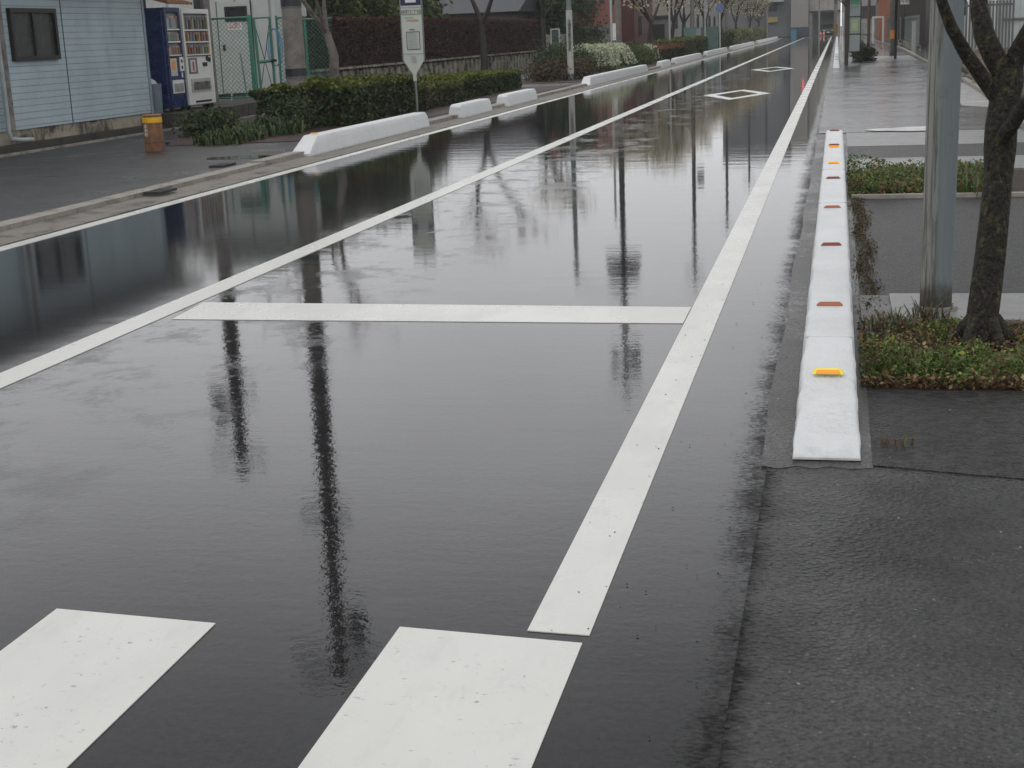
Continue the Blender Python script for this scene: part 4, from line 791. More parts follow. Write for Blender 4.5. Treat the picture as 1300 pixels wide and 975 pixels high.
# platform under the vending machines
vmY=ZX(275,134,-12.75)
PZ=vmY.z; vy1=vmY.y
tag(obj('machine_platform',MB().poly([(-12.42,YE+.02),(-12.42,vy1+.9),(-16,vy1+.9),(-16,YE+.02)],.05,PZ-.02),DARKC),'dark mossy concrete platform under the two vending machines','platform')
def items(mb,xf,ys,z,h,r,pal):
    for yy in ys:
        c=random.choice(pal); mb.tone=c; mb.box(xf-.05,xf,yy-r,yy+r,z,z+h*.78); mb.tone=tuple(min(1,q*1.3+.05) for q in random.choice(pal)); mb.box(xf-.045,xf-.005,yy-r*.55,yy+r*.55,z+h*.78,z+h)
def vending(label,X,y0,y1,z0,h,skin,kind):
    dpt=.72; root=thing('vending_machine',label,'vending machine',(X-dpt/2,(y0+y1)/2,z0),'drink vending machines')
    obj('cabinet',MB().box(X-dpt,X-.06,y0,y1,z0+.05,z0+h),skin,root,.012)
    W=y1-y0; zt=z0+h
    fs=MB(); fs.box(X-.06,X,y0,y0+.07,z0+.07,zt).box(X-.06,X,y1-.07,y1,z0+.07,zt).box(X-.06,X,y0+.07,y1-.07,zt-.09,zt).box(X-.06,X-.012,y0+.07,y1-.07,z0+.07,z0+h*.53)
    d1=obj('door',fs,skin,root,.006)
    sh=MB(); rows=[z0+h*.55,z0+h*.68,z0+h*.80]
    obj('display_back',MB().box(X-.058,X-.05,y0+.07,y1-.07,z0+h*.53,zt-.09),mat('display_back',(.16,.17,.18),.5),d1)
    it=MB(); pal=[(.30,.15,.06),(.34,.22,.10),(.10,.06,.04),(.10,.13,.20),(.12,.17,.10),(.30,.30,.28),(.22,.08,.05),(.18,.20,.24)] 
    n=9
    for zi,zz in enumerate(rows):
        sh.box(X-.05,X-.004,y0+.07,y1-.07,zz-.035,zz-.008)
        bt=MB()
        for k in range(14): yy=y0+.11+(W-.22)*k/13; bt.box(X-.004,X+.004,yy-.018,yy+.018,zz-.034,zz-.010)
        obj('button_row',bt,mat('button_white',(.7,.7,.68),.4),d1)
        items(it,X-.012,[y0+.12+(W-.24)*k/(n-1) for k in range(n)],zz,(.17,.17,.24)[zi],.027,pal)
    it.tone=None; obj('drink_samples',it,ITEM,d1); obj('shelves',sh,MWHITE,d1)
    obj('display_glass_trim',MB().box(X-.012,X+.004,y0+.07,y1-.07,z0+h*.525,z0+h*.535),DARKM,d1)
    pf=X-.012
    pw=MB(); pw.box(pf,pf+.02,y0+W*.14,y0+W*.86,z0+h*.17,z0+h*.30)
    pk=obj('pickup_port',pw,mat('port_rim',(.34,.34,.32),.5) if kind=='white' else MWHITE,root)
    obj('flap',MB().box(pf+.02,pf+.028,y0+W*.2,y0+W*.8,z0+h*.185,z0+h*.265),mat('flap_grey',(.10,.10,.10),.3) if kind=='white' else mat('flap_grey2',(.25,.25,.24),.3),pk)
    if kind=='blue':
        obj('coin_panel',MB().box(pf,pf+.03,y0+W*.70,y0+W*.94,z0+h*.38,z0+h*.52),WHITEP,root,.01)
        obj('coin_slots',MB().disc((pf+.032,y0+W*.80,z0+h*.48),(1,0,0),.035,.006,16).disc((pf+.032,y0+W*.80,z0+h*.42),(1,0,0),.035,.006,16),BLACKP,root)
        pp=MB(); pp.tone=(.5,.42,.3); pp.box(pf,pf+.004,y0+W*.12,y0+W*.55,z0+h*.34,z0+h*.51); pp.tone=(.6,.25,.1); pp.box(pf+.004,pf+.006,y0+W*.22,y0+W*.45,z0+h*.40,z0+h*.48); pp.tone=(.35,.4,.5); pp.box(pf+.004,pf+.006,y0+W*.15,y0+W*.5,z0+h*.355,z0+h*.385); obj('poster',pp,ITEM,root)
        obj('price_sticker',MB().box(pf,pf+.004,y0+W*.80,y0+W*.97,z0+h*.32,z0+h*.37),WHITEP,root)
        # partly hidden side graphics: the visible capital S and the pale oval ring above it
        ys=y0-.004; 
        text('side_lettering','S',.30,(X-.56,ys,z0+h*.56),(1,0,0),(0,0,1),WHITEP,root,.002)
        ring=MB()
        for a in np.linspace(.5,5.6,26): ring.tube([(X-.62+.20*math.cos(a),ys,z0+h*.76+.26*math.sin(a)),(X-.62+.20*math.cos(a+.2),ys,z0+h*.76+.26*math.sin(a+.2))],.012,5)
        obj('side_emblem',ring,WHITEP,root)
        obj('side_stripe',MB().box(X-.66,X-.46,ys,ys+.004,z0+h*.465,z0+h*.475),WHITEP,root)
        e=MB(); 
        for k in range(5): e.prism([(X-.62+.04*k,ys-.001,z0+h*(.42-.03*k)),(X-.40+.02*k,ys-.001,z0+h*(.34-.02*k)),(X-.42,ys-.001,z0+h*(.33-.02*k)),(X-.64+.04*k,ys-.001,z0+h*(.40-.03*k))],(0,.003,0))
        obj('side_swoosh',e,mat('swoosh_blue',(.12,.16,.28),.4),root)
    else:
        ph=MB(); ph.tone=(.12,.12,.12); ph.box(pf,pf+.004,y0+W*.10,y0+W*.42,z0+h*.35,z0+h*.51); ph.tone=(.5,.5,.5); ph.box(pf+.004,pf+.006,y0+W*.17,y0+W*.35,z0+h*.37,z0+h*.49); ph.tone=(.35,.08,.06); ph.box(pf+.006,pf+.008,y0+W*.23,y0+W*.30,z0+h*.38,z0+h*.47); obj('poster',ph,ITEM,root)
        obj('coin_panel',MB().disc((pf+.01,y0+W*.80,z0+h*.50),(1,0,0),.055,.02,14).disc((pf+.01,y0+W*.88,z0+h*.485),(1,0,0),.05,.02,14).box(pf,pf+.015,y0+W*.62,y0+W*.78,z0+h*.42,z0+h*.46),BLACKP,root)
        obj('coin_return',MB().disc((pf+.004,y0+W*.88,z0+h*.2),(1,0,0),.02,.01,12),DARKM,root)
        obj('bottom_vent',MB().box(pf,pf+.006,y0+W*.25,y0+W*.85,z0+h*.055,z0+h*.075),BLACKP,root)
    obj('feet',MB().box(X-.1,X-.03,y0+.05,y0+.12,z0-.02,z0+.06).box(X-.1,X-.03,y1-.12,y1-.05,z0-.02,z0+.06).box(X-.68,X-.6,y0+.05,y0+.12,z0-.02,z0+.06).box(X-.68,X-.6,y1-.12,y1-.05,z0-.02,z0+.06),DARKM,root)
    return root
XV=-12.75; hV=ZX(267,12,XV).z-PZ
yw0=ZX(241,130,XV).y; yb0=ZX(220,140,XV+.02).y; yb1=ZX(239,137,XV+.02).y
vending('cream white drink vending machine, right of the blue one',XV,yw0,vy1,PZ,hV,MWHITE,'white')
vending('deep blue drink vending machine with a white letter S on its side',XV+.02,yb0,yb1,PZ,hV+.02,BLUE,'blue')
# orange lattice awning above machines
root=thing('awning','small wooden slatted awning above the blue vending machine','awning',(XV-.3,yb0+.6,PZ+hV+.03))
a=MB()
for k in range(7): a.bar((XV-.7,yb0+.1+.17*k,PZ+hV+.32),(XV+.1,yb0+.1+.17*k,PZ+hV+.10),.05,.05)
a.bar((XV+.08,yb0,PZ+hV+.12),(XV+.08,yb1+.2,PZ+hV+.12),.06); a.bar((XV-.68,yb0,PZ+hV+.34),(XV-.68,yb1+.2,PZ+hV+.34),.06)
obj('slats',a,mat('orange_brown_wood',(.22,.10,.05),.7,nscale=20,namt=.4),root)
obj('posts',MB().box(XV-.72,XV-.66,yb0+.1,yb0+.16,PZ+hV,PZ+hV+.34).box(XV-.72,XV-.66,yb1-.1,yb1-.04,PZ+hV,PZ+hV+.34),BROWNM,root)
# bin with white bag between building and machine
bx=XV-.35; byy=(YE+yb0)/2; 
root=thing('bin','blue grey bin with a white plastic bag beside the blue vending machine','bin',(bx+.15,byy,PZ))
obj('body',MB().tube([(bx+.15,byy,PZ-.02),(bx+.15,byy,PZ+.55)],[.14,.16],20),mat('bin_blue_grey',(.12,.16,.19),.5),root)
obj('bag',MB().tube([(bx+.12,byy,PZ+.30),(bx+.13,byy-.01,PZ+.40),(bx+.13,byy-.01,PZ+.52),(bx+.11,byy,PZ+.60),(bx+.10,byy,PZ+.64)],[.08,.14,.13,.08,.03],14,.12),mat('white_plastic',(.42,.44,.45),.4),root)
# dark cabinet right of the machines
tag(obj('shed_post',MB().box(XV-.35,XV-.2,vy1+.08,vy1+.24,.05,PZ+hV+.3),DARKM),'dark post immediately right of the white vending machine','post')
# grey prefabricated shed
YS=33.6; a=AY(268,100,YS); b=AY(362,110,YS); xs0=a.x-2.2; xs1=AY(352,60,YS).x; zb0=AY(300,119,YS).z
SHED=siding_material('grey_panel_wall',(.42,.44,.42),.9,'x')
root=thing('prefab_shed','light grey prefabricated shed with a door and dark high window behind the green fence','shed',((xs0+xs1)/2,YS+2,.05))
obj('wall',MB().box(xs0,xs1,YS,YS+2.2,zb0,3.3),SHED,root); obj('base',MB().box(xs0+.05,xs1-.05,YS+.05,YS+2.1,.05,zb0),DARKC,root)
obj('roof',MB().box(xs0-.2,xs1+.2,YS-.25,YS+2.4,3.3,3.42),GALV,root)
dx0=AY(280,60,YS).x; dx1=AY(322,60,YS).x
dr=MB(); t=.03; dr.box(dx0,dx1,YS-t,YS,zb0+.02,2.62); dob=obj('door',dr,mat('door_grey',(.38,.40,.38),.5,namt=.1),root)
obj('handle',MB().box(dx0+.10,dx0+.14,YS-.08,YS-t,AY(286,64,YS).z,AY(286,57,YS).z),BLACKP,dob)
obj('door_gap',MB().box(dx0-.02,dx0,YS-.032,YS,zb0+.02,2.64).box(dx1,dx1+.02,YS-.032,YS,zb0+.02,2.64),DARKM,dob)
wx0=AY(286,15,YS).x; wx1=AY(314,15,YS).x; window(root,wx0,wx1,YS-t,0,AY(300,27,YS).z,AY(300,8,YS).z,'-y',BLACKP,GLASS,.03,0,fw=.05)
nx=AY(295,33,YS).x
nb=obj('notice',MB().box(nx-.1,nx+.26,YS-t-.006,YS-t,AY(300,38,YS).z,AY(300,28,YS).z),WHITEP,root)
text('notice_lettering','立入禁止',.08,(nx+.08,YS-t-.008,AY(300,31,YS).z),(1,0,0),(0,0,1),RED,nb,.001); text('notice_lettering','関係者以外',.06,(nx+.08,YS-t-.008,AY(300,35,YS).z),(1,0,0),(0,0,1),RED,nb,.001)
# mesh fence (wires are real thin bars)
def meshfence(name,label,x0,x1,y,z0,z1,pitch=.11,posts=(),cat='fence',group=None,wr=.0035,yfun=None):
    root=thing(name,label,cat,((x0+x1)/2,y,z0),group); wm=MB(); Hh=z1-z0; L=x1-x0
    k=-Hh
    def bar(a,b): 
        aa=Vector(a);bb=Vector(b); dv=(bb-aa); n=Vector((0,1,0)); s=dv.normalized().cross(n)*wr; q=len(wm.v); wm.v+=[tuple(aa-s),tuple(aa+s),tuple(bb+s),tuple(bb-s)]; o=(0,2*wr,0); wm.v+=[tuple(Vector(v)+Vector(o)) for v in wm.v[q:q+4]]; wm.f+=[(q,q+1,q+2,q+3),(q+7,q+6,q+5,q+4),(q,q+4,q+5,q+1),(q+2,q+6,q+7,q+3)]
    while k<L:
        for s in(0,1):
            xa,za=x0+k,z0; xb,zb_=x0+k+Hh,z1
            if xa<x0: za+=x0-xa; xa=x0
            if xb>x1: zb_-=xb-x1; xb=x1
            if xb>xa:
                if s: xa,xb=x0+x1-xa,x0+x1-xb
                bar((xa,y,za),(xb,y,zb_))
        k+=pitch
    obj('mesh',wm,GREEN,root)
    obj('rails',MB().tube([(x0,y,z1),(x1,y,z1)],.022,8).tube([(x0,y,z0),(x1,y,z0)],.018,8),GREEN,root)
    for px_,rr in posts: obj('post',MB().cyl(px_,y+.03,.05,z1+.05,rr,12),GREEN,root)
    return root
YF=30.9; fx0=AY(272,80,YF).x; fx1=AY(320,80,YF).x; zf1=AY(290,23,YF).z; zf0=.42
meshfence('mesh_fence','green chain link fence in front of the grey shed door',fx0,fx1,YF,zf0,zf1,.10,((fx1,.05),))
gx0=AY(326,80,YF).x; gx1=AY(347,80,YF+1.0).x
root=thing('green_gate','open green steel gate with crossed brace wires beside the chain link fence','gate',(gx0,YF,.1))
def GP(px,py,dy=0): return tuple(AY(px,py,YF+dy))
g=MB(); g.tube([GP(316,22),GP(328,140)],.045,12); obj('post',g,GREEN,root)
g=MB(); g.tube([GP(322,23,.05),GP(333,126,.05)],.03,10).tube([GP(342,22,.7),GP(350,124,.7)],.03,10).tube([GP(322,23,.05),GP(342,22,.7)],.02,8).tube([GP(333,126,.05),GP(350,123,.7)],.02,8); g.tube([GP(328,79,.05),GP(346,77,.7)],.035,8); obj('gate_frame',g,GREEN,root)
g=MB(); g.tube([GP(323,30,.06),GP(348,118,.7)],.009,6).tube([GP(331,118,.06),GP(342,26,.7)],.009,6); obj('brace_wires',g,DARKM,root)
obj('latch',MB().obox(GP(346,77,.62),Vector((1,0,0)),Vector((0,1,0)),Vector((0,0,1)),.09,.03,.03),DARKM,root)
q=AY(349,60,YF+.9); tag(obj('hose_coil',MB().tube([(q.x+.10*math.cos(t)*(1+.02*i),q.y,q.z+.42*math.sin(t)) for i,t in enumerate(np.linspace(0,18,60))],.012,6),mat('blue_hose',(.08,.2,.32),.5)),'blue hose hanging in a long loop on the green gate','hose')
fx2=AY(354,80,YF+1.6).x; meshfence('mesh_fence','green chain link fence right of the concrete utility pole',AY(388,80,YF+1.6).x,AY(424,80,YF+1.6).x,YF+1.6,.4,AY(400,24,YF+1.6).z,.10,((AY(390,80,YF+1.6).x,.035),))
meshfence('mesh_fence','green chain link fence between the gate and the concrete utility pole',fx2,AY(386,80,YF+1.6).x,YF+1.62,.4,AY(365,22,YF+1.6).z,.10,((fx2,.03),))
struct('lot_step',MB().box(-16,-12.45,vy1+1.0,YS,.05,.34),DARKC)
for px,pt,pb,lb in((308,68,136,'thin long handled broom leaning behind the green fence'),(295,90,134,'short white hooked stick leaning behind the green fence')):
    t=AY(px-3 if px==308 else px,pt,YF+.5); b=AY(px+8 if px==308 else px-1,pb,YF+.45); mb=MB(); 
    if px==308: mb.tube([tuple(b),tuple(t)],.016,8)
    else: mb.tube([tuple(b),tuple(t),(t.x,t.y,t.z+.1),(t.x-.05,t.y,t.z+.15),(t.x-.1,t.y,t.z+.1)],.014,8)
    tag(obj('broom_stick',mb,GALV if px==308 else WHITEP),lb,'stick',)
# generic buildings
def building(name,label,x0,x1,y0,y1,h,wall,roof='flat',roofm=None,wins=(),z0=.05,base=None,group='buildings along the left side',wframe=DARKM,door=None,cat='building'):
    root=thing(name,label,cat,((x0+x1)/2,(y0+y1)/2,z0),group)
    obj('wall',MB().box(x0,x1,y0,y1,z0,h),wall,root)
    rm=roofm or mat('dark_roof_metal',(.03,.032,.036),.5)
    if roof=='flat': obj('roof',MB().box(x0-.15,x1+.15,y0-.15,y1+.15,h,h+.22),rm,root)
    elif roof=='gable_y': obj('roof',MB().prism([(x0-.5,y0-.5,h-.1),(x1+.5,y0-.5,h-.1),((x0+x1)/2,y0-.5,h+1.5)],(0,y1-y0+1,0)),rm,root)
    elif roof=='gable_x': obj('roof',MB().prism([(x0-.5,y0-.5,h-.1),(x0-.5,(y0+y1)/2,h+1.6),(x0-.5,y1+.5,h-.1)],(x1-x0+1,0,0)),rm,root)
    if base: obj('plinth',MB().box(x0-.03,x1+.03,y0-.03,y1+.03,z0,base[0]),base[1],root)
    for f,a,b,c,d_ in wins:
        if f=='x': window(root,x1,x1,a,b,c,d_,'x',wframe)
        elif f=='l':
            fr=MB(); t=.05; fr.box(x0-t,x0,a,b,c,c+.07).box(x0-t,x0,a,b,d_-.07,d_).box(x0-t,x0,a,a+.07,c+.07,d_-.07).box(x0-t,x0,b-.07,b,c+.07,d_-.07).box(x0-t,x0,(a+b)/2-.03,(a+b)/2+.03,c+.07,d_-.07); w_=obj('window',fr,wframe,root); obj('pane',MB().box(x0-.012,x0+.02,a+.03,b-.03,c+.03,d_-.03),GLASS,w_)
        else: window(root,a,b,y0,0,c,d_,'-y',wframe)
    if door: obj('door',MB().box(*door[0]),door[1],root)
    return root
BRICK=siding_material('red_brick_tiles',(.30,.085,.055),.12); DRED=siding_material('dark_red_tiles',(.10,.028,.026),.12); BEIGE=siding_material('beige_panels',(.34,.31,.25),1.2,'z')
GREYW=mat('grey_render',(.22,.22,.21),.7,col2=(.14,.14,.135),n2scale=.6); TAN=mat('tan_render',(.26,.22,.17),.75,col2=(.18,.15,.12),n2scale=.6)
building('dark_house','brown house with dark grey gabled roof behind the end of the red brown hedge',-22,-14.6,65.5,75,2.75,mat('brown_wall',(.10,.085,.07),.7),'gable_x',None,[('x',69,70.2,.9,2.2),('f',-17.6,-15.6,.9,2.3)])
root=thing('house_gateway','grey gatepost wall with white framed panel beside the brown house','gateway',(-12.9,67,.05))
obj('wall',MB().box(-13.25,-12.95,66.4,72,.05,1.55),GREYW,root); obj('frame',MB().box(-12.93,-12.88,66.3,66.4,.05,1.75).box(-12.55,-12.5,66.3,66.4,.05,1.75).box(-12.93,-12.5,66.3,66.4,1.75,1.81),GREYP,root); obj('gate_leaf',MB().box(-12.88,-12.55,66.33,66.37,.15,1.7),mat('dull_green_gate',(.03,.06,.05),.5),root)
building('brick_house','tall red brick tiled house behind the dark evergreen',-17.2,-13.75,84,94,5.6,BRICK,'flat',None,[('f',-16.6,-15.0,3.0,4.6),('x',86,87.6,3.2,4.6),('x',90,91.6,3.2,4.6)],base=(1.95,mat('grey_block',(.17,.17,.165),.7)))
root=thing('slat_fence','dark vertical slat fence below the red brick house','fence',(-14.5,82,.05)); s=MB(); xx=-17.5
while xx<-13.4: s.box(xx,xx+.09,82,82.05,.3,1.7); xx+=.22
obj('slats',s,DARKM,root); obj('rails',MB().box(-17.5,-13.4,82.05,82.09,.5,.58).box(-17.5,-13.4,82.05,82.09,1.4,1.48),DARKM,root); obj('base_wall',MB().box(-17.6,-13.3,81.95,82.15,.05,.3),WALLC,root)
building('dark_red_house','dark red tiled house right of the brick one behind the concrete pole',-16.8,-13.2,97,107,5.2,DRED,'flat',None,[('f',-15.6,-14.8,2.9,4.3),('x',99,100.4,1.2,2.6),('x',103,104.4,3.0,4.4)])
building('beige_building','beige apartment building with a dark ground floor opening left of the blossom trees',-20,-13.4,111,124,8.0,BEIGE,'flat',None,[('f',-15.0,-14.2,1.0,7.0),('x',113,116,.4,2.4),('x',118,120,3.0,5.0)])
building('garage_shed','low dark garage with a red banner below the blossom trees',-15,-12.2,108.5,110.5,2.4,GREYW,'flat',None,[],door=((-14.6,-12.5,108.42,108.5,.1,2.0),BLACKP))
tag(obj('banner',MB().box(-14.72,-14.45,108.2,108.25,.6,1.9).tube([(-14.75,108.22,.05),(-14.75,108.22,2.2)],.02,6),RED),'narrow red vertical banner beside the dark garage opening','banner')
building('grey_building','long pale grey building behind the far row of blossoming trees',-26,-14.2,128,181,7.5,mat('pale_grey_render',(.27,.27,.26),.7,col2=(.2,.2,.2),n2scale=.5),'flat',None,[('x',y_,y_+2.2,z_,z_+1.4) for y_ in range(131,178,7) for z_ in (1.6,4.6)])
for i,(px0,px1,Y) in enumerate(((868,884,92),(890,912,100))):
    a=AY(px0,40,Y).x; b=AY(px1,40,Y).x; tag(obj('screen_fence',MB().box(a,b,Y,Y+.06,.05,1.65),mat('teal_sheet',(.10,.17,.15),.7,namt=.3,nscale=3)),('teal mesh fence panel left of the blue sign among the tree trunks','teal mesh fence panel directly behind the round blue sign')[i],'fence panel','teal fence panels')
# ---- far end across the junction
building('grey_tower_block','grey building with a dark window, left of the beige wall at the road end',-15,-6.1,197,212,16,mat('mid_grey_render',(.13,.135,.14),.7,col2=(.1,.1,.105),n2scale=.3),'flat',None,[('f',-8.9,-7.8,3.4,4.2),('f',-12,-10.5,3.4,5),('f',-12,-10.5,8,10)],group='buildings across the far junction')
tag(obj('roof_canopy',MB().box(-12,-6.9,194.5,197,4.6,5.4),mat('pale_green_fascia',(.30,.35,.32),.6)),'pale green canopy slab on the front of the far grey building','canopy')
tag(obj('shop_sign',MB().box(-9.2,-7.7,196.7,196.85,2.1,2.7).box(-9.2,-7.7,196.6,196.7,2.02,2.12),mat('dull_yellow_sign',(.38,.30,.08),.5)),'dull yellow sign board low on the far grey building','sign')
building('beige_hall','plain beige windowless hall at the far end of the road',-6.0,-3.7,196,210,15,mat('beige_wall',(.23,.22,.20),.7,namt=.08),'flat',None,[],group='buildings across the far junction',base=(1.25,mat('dark_blue_base',(.035,.05,.06),.6)))
tag(obj('blue_container',MB().box(-5.95,-5.2,195.2,195.9,0,.95).box(-5.98,-5.17,195.15,195.95,.95,1.0),mat('blue_plastic',(.06,.16,.24),.4)),'small blue container against the far beige hall','container')
SL=siding_material('vertical_slats',(.30,.29,.26),.6,'x')
root=thing('underpass_building','far building with pale vertical slats above a wide dark ground floor opening','building',(-1.8,200,0),'buildings across the far junction')
obj('upper_wall',MB().box(-3.65,.4,197,212,3.25,14),SL,root); obj('left_pier',MB().box(-3.65,-3.2,197,212,0,3.25),GREYW,root); obj('right_pier',MB().box(.0,.4,197,212,0,3.25),GREYW,root); obj('back_wall',MB().box(-3.2,0,201.6,201.9,0,3.25),mat('dim_wall',(.5,.52,.48),.8),root); obj('soffit',MB().box(-3.65,.4,196.9,197,3.0,3.25),DARKM,root)
building('far_right_block','grey block across the junction right of the road end',.6,16,197,212,13,GREYW,'flat',None,[('f',3,5,2,3.6),('f',7,9,2,3.6),('f',3,5,6,7.6)],group='buildings across the far junction')
building('far_left_block','tall dull block across the junction far left',-40,-15.6,198,214,10,TAN,'flat',None,[('f',-24,-22,2,3.6),('f',-20,-18,2,3.6)],group='buildings across the far junction')
x=AY(1040,20,194.6).x; root=thing('steel_post','plain grey steel pole at the far kerb in front of the opening','post',(x,194.6,0)); obj('shaft',MB().cyl(x,194.6,0,9,.11,14),GREYW,root); obj('cap',MB().cyl(x,194.6,9,9.1,.12,14),GREYW,root)
for k,px in enumerate((1042,1046)):
    x=AY(px,40,194.2).x; root=thing('traffic_cone',('red and white cone nearest the grey pole at the road end','red and white cone right of the other one at the road end')[k],'cone',(x,194.2,0),'cones at the road end')
    obj('body',MB().tube([(x,194.2,.03),(x,194.2,.7)],[.15,.03],14),mat('cone_red',(.5,.07,.05),.5),root); obj('stripe',MB().tube([(x,194.2,.3),(x,194.2,.48)],[.107,.072],14),WHITEP,root); obj('base',MB().box(x-.19,x+.19,194.01,194.39,0,.04),BLACKP,root)
# parked car in the opening
def car(x,y,label):
    root=thing('parked_car',label,'car',(x,y,0)); L,W=3.4,1.5
    side=[(0,.35),(0,.75),(.15,.95),(.75,1.02),(1.1,1.48),(2.7,1.50),(3.25,1.05),(3.4,.9),(3.4,.35)]
    obj('body',MB().prism([(x+W/2,y+a,b) for a,b in side],(-W,0,0)),mat('car_dark',(.08,.085,.09),.3,.3),root,.05)
    obj('windscreen',MB().prism([(x-.62,y+.78,1.05),(x+.62,y+.78,1.05),(x+.55,y+1.06,1.44),(x-.55,y+1.06,1.44)],(0,-.02,.01)),GLASS,root)
    for sx in(-1,1):
        obj('side_windows',MB().box(x+sx*W/2-.01,x+sx*W/2+.01,y+1.25,y+2.7,1.02,1.4),GLASS,root)
        obj('headlight',MB().box(x+sx*.55-.14,x+sx*.55+.14,y-.03,y+.04,.62,.76),WHITEP,root)
        for yy in(.65,2.75):
            w_=obj('wheel',MB().disc((x+sx*(W/2-.06),y+yy,.3),(1,0,0),.3,.18,20),BLACKP,root); obj('rim',MB().disc((x+sx*(W/2-.06)+sx*.095,y+yy,.3),(1,0,0),.17,.01,14),GALV,w_)
    obj('bumper',MB().box(x-.7,x+.7,y-.05,y+.05,.32,.52),DARKM,root); obj('number_plate',MB().box(x-.17,x+.17,y-.065,y-.05,.36,.5),WHITEP,root)
car(-1.15,198.4,'small dark car parked in the opening at the road end')
# traffic signal at the junction
x,y=-8.2,178.; root=thing('traffic_signal','horizontal traffic signal on an arm over the far end of the road','traffic light',(x,y,.05))
obj('post',MB().cyl(x,y,0,6.3,.09,14),GALV,root); obj('arm',MB().tube([(x,y,5.8),(-4.4,y,6.1),(-3.2,y,6.1)],.045,8),GALV,root)
hd=obj('housing',MB().box(-5.05,-3.7,y-.12,y+.1,5.65,6.05),mat('signal_grey',(.2,.2,.2),.5),root)
em,n_,l_,b_2=nt('red_signal_lamp'); b_2.inputs['Base Color'].default_value=(.6,.02,.02,1); b_2.inputs['Emission Color'].default_value=(1,.05,.10,1); b_2.inputs['Emission Strength'].default_value=5
obj('red_lamp',MB().disc((-3.92,y-.13,5.85),(0,1,0),.15,.03,20),em,hd)
for k,c in((-4.37,(.08,.06,.01)),(-4.82,(.01,.08,.06))): obj('unlit_lamp',MB().disc((k,y-.13,5.85),(0,1,0),.15,.03,20),mat('lamp%d'%int(-k*10),c,.3),hd)
# ------------------------------------------------------------------ right side beyond the driveway
# bus shelter
Y=55.7; xp=AY(1075,40,Y).x
root=thing('bus_shelter','bus shelter with dark brown post, stacked glazed notice panels and dark roof edge','bus shelter',(xp+.8,Y+2,.02))
BRN=mat('dark_brown_steel',(.045,.03,.027),.5)
obj('post',MB().box(xp-.07,xp+.07,Y-.07,Y+.07,.0,3.0),BRN,root)
x2=AY(1092.5,40,Y).x; obj('post',MB().box(x2-.02,x2+.02,Y-.02,Y+.02,.3,3.0),BLACKP,root)
for yy in(Y+5,): 
    for xx in(xp,2.3): obj('post',MB().box(xx-.05,xx+.05,yy-.05,yy+.05,0,2.6),BRN,root)
zz=[AY(1085,p_,Y).z for p_ in(65,44,42.5,22,20.5,-6)]
for i,(c,nm) in enumerate((((.26,.28,.28),'lower_panel'),((.24,.29,.24),'middle_panel'),((.25,.29,.28),'upper_panel'))):
    pn=obj(nm,MB().box(xp+.10,x2-.03,Y-.012,Y+.012,zz[2*i],zz[2*i+1]),mat(nm,c,.25,namt=.08,nscale=1.5),root)
    if i==1: 
        mm=MB(); mm.tone=(.30,.36,.22); mm.box(xp+.16,x2-.09,Y-.016,Y-.012,zz[2]+.1,zz[3]-.08); mm.tone=(.42,.40,.25); mm.box(xp+.22,x2-.16,Y-.019,Y-.016,zz[2]+.2,zz[3]-.2); obj('route_map',mm,ITEM,pn)
    if i==2: obj('green_banner',MB().box(xp+.12,x2-.05,Y-.016,Y-.012,zz[4]+.35,zz[5]-.05),mat('banner_green',(.10,.30,.18),.5),pn); text('panel_lettering','バスのりば',.075,((xp+x2)/2+.03,Y-.018,zz[4]+.38),(1,0,0),(0,0,1),WHITEP,pn,.001)
    obj('panel_rail',MB().box(xp+.07,x2,Y-.02,Y+.02,zz[2*i]-.04,zz[2*i]),BLACKP,root)
obj('roof_edge',MB().box(x2-.02,2.45,Y-.05,Y+.05,2.36,2.5),BLACKP,root)
obj('roof',MB().prism([(xp-.5,Y-.4,2.62),(2.7,Y-.4,2.55),(2.7,Y-.4,2.60),(xp-.5,Y-.4,2.70)],(0,6,0)),GALV,root)
obj('rafters',MB().box(xp,2.4,Y+4.95,Y+5.05,2.45,2.55).box(xp-.03,xp+.03,Y,Y+5,2.45,2.55).box(2.27,2.33,Y,Y+5,2.45,2.55),BRN,root)
shrub('leafy_shrub','small green shrub under the notice panels of the bus shelter',1.0,59.,.02,.45,.8,.6,2600,.05,[(.03,.055,.015),(.06,.08,.02)],None,'shrubs on the right sidewalk')
# poles right
x=AY(1134,30,67).x; pr=utility_pole('dark utility pole on the right sidewalk with an orange reflective strip',x,67.,9.5,.115,.09,((9,.6,0),),(),mat('dark_pole',(.06,.06,.06),.6),(),True,'utility poles on the right side',.02)
obj('orange_strip',MB().tube([(x-.02,67-.01,AY(1134,49,67).z),(x-.02,67-.01,AY(1134,38,67).z)],.118,16),mat('orange_strip',(.50,.17,.03),.5),pr)
obj('footing_band',MB().cyl(x,67.,.02,.12,.13,16),BLACKP,pr)
x=AY(1103,30,108).x; utility_pole('slim brown utility pole far along the right sidewalk',x,108.,9,.11,.09,((8.6,.5,0),),(),mat('brown_pole',(.08,.05,.035),.7),(),False,'utility poles on the right side',.02)
x=AY(1061,20,150).x; pr=utility_pole('grey utility pole with a yellow brown guard at the end of the right barrier',x,150.,10,.19,.13,((9.5,.8,0),(8.9,.6,0)),((7.6,-.45,.2,.8),),POLEC,(),False,'utility poles on the right side',.02)
obj('guard',MB().cyl(x,150.,.62,1.45,.27,16),mat('ochre_guard',(.17,.10,.02),.6),pr)
x=AY(1070,40,80).x; root=thing('steel_post','thin white post standing by the far right barrier left of the shelter','post',(x,80,.02)); obj('shaft',MB().cyl(x,80,.0,2.0,.03,10),WHITEP,root); obj('cap',MB().tube([(x,80,2.0),(x,80,2.06)],[.035,.01],10),WHITEP,root)
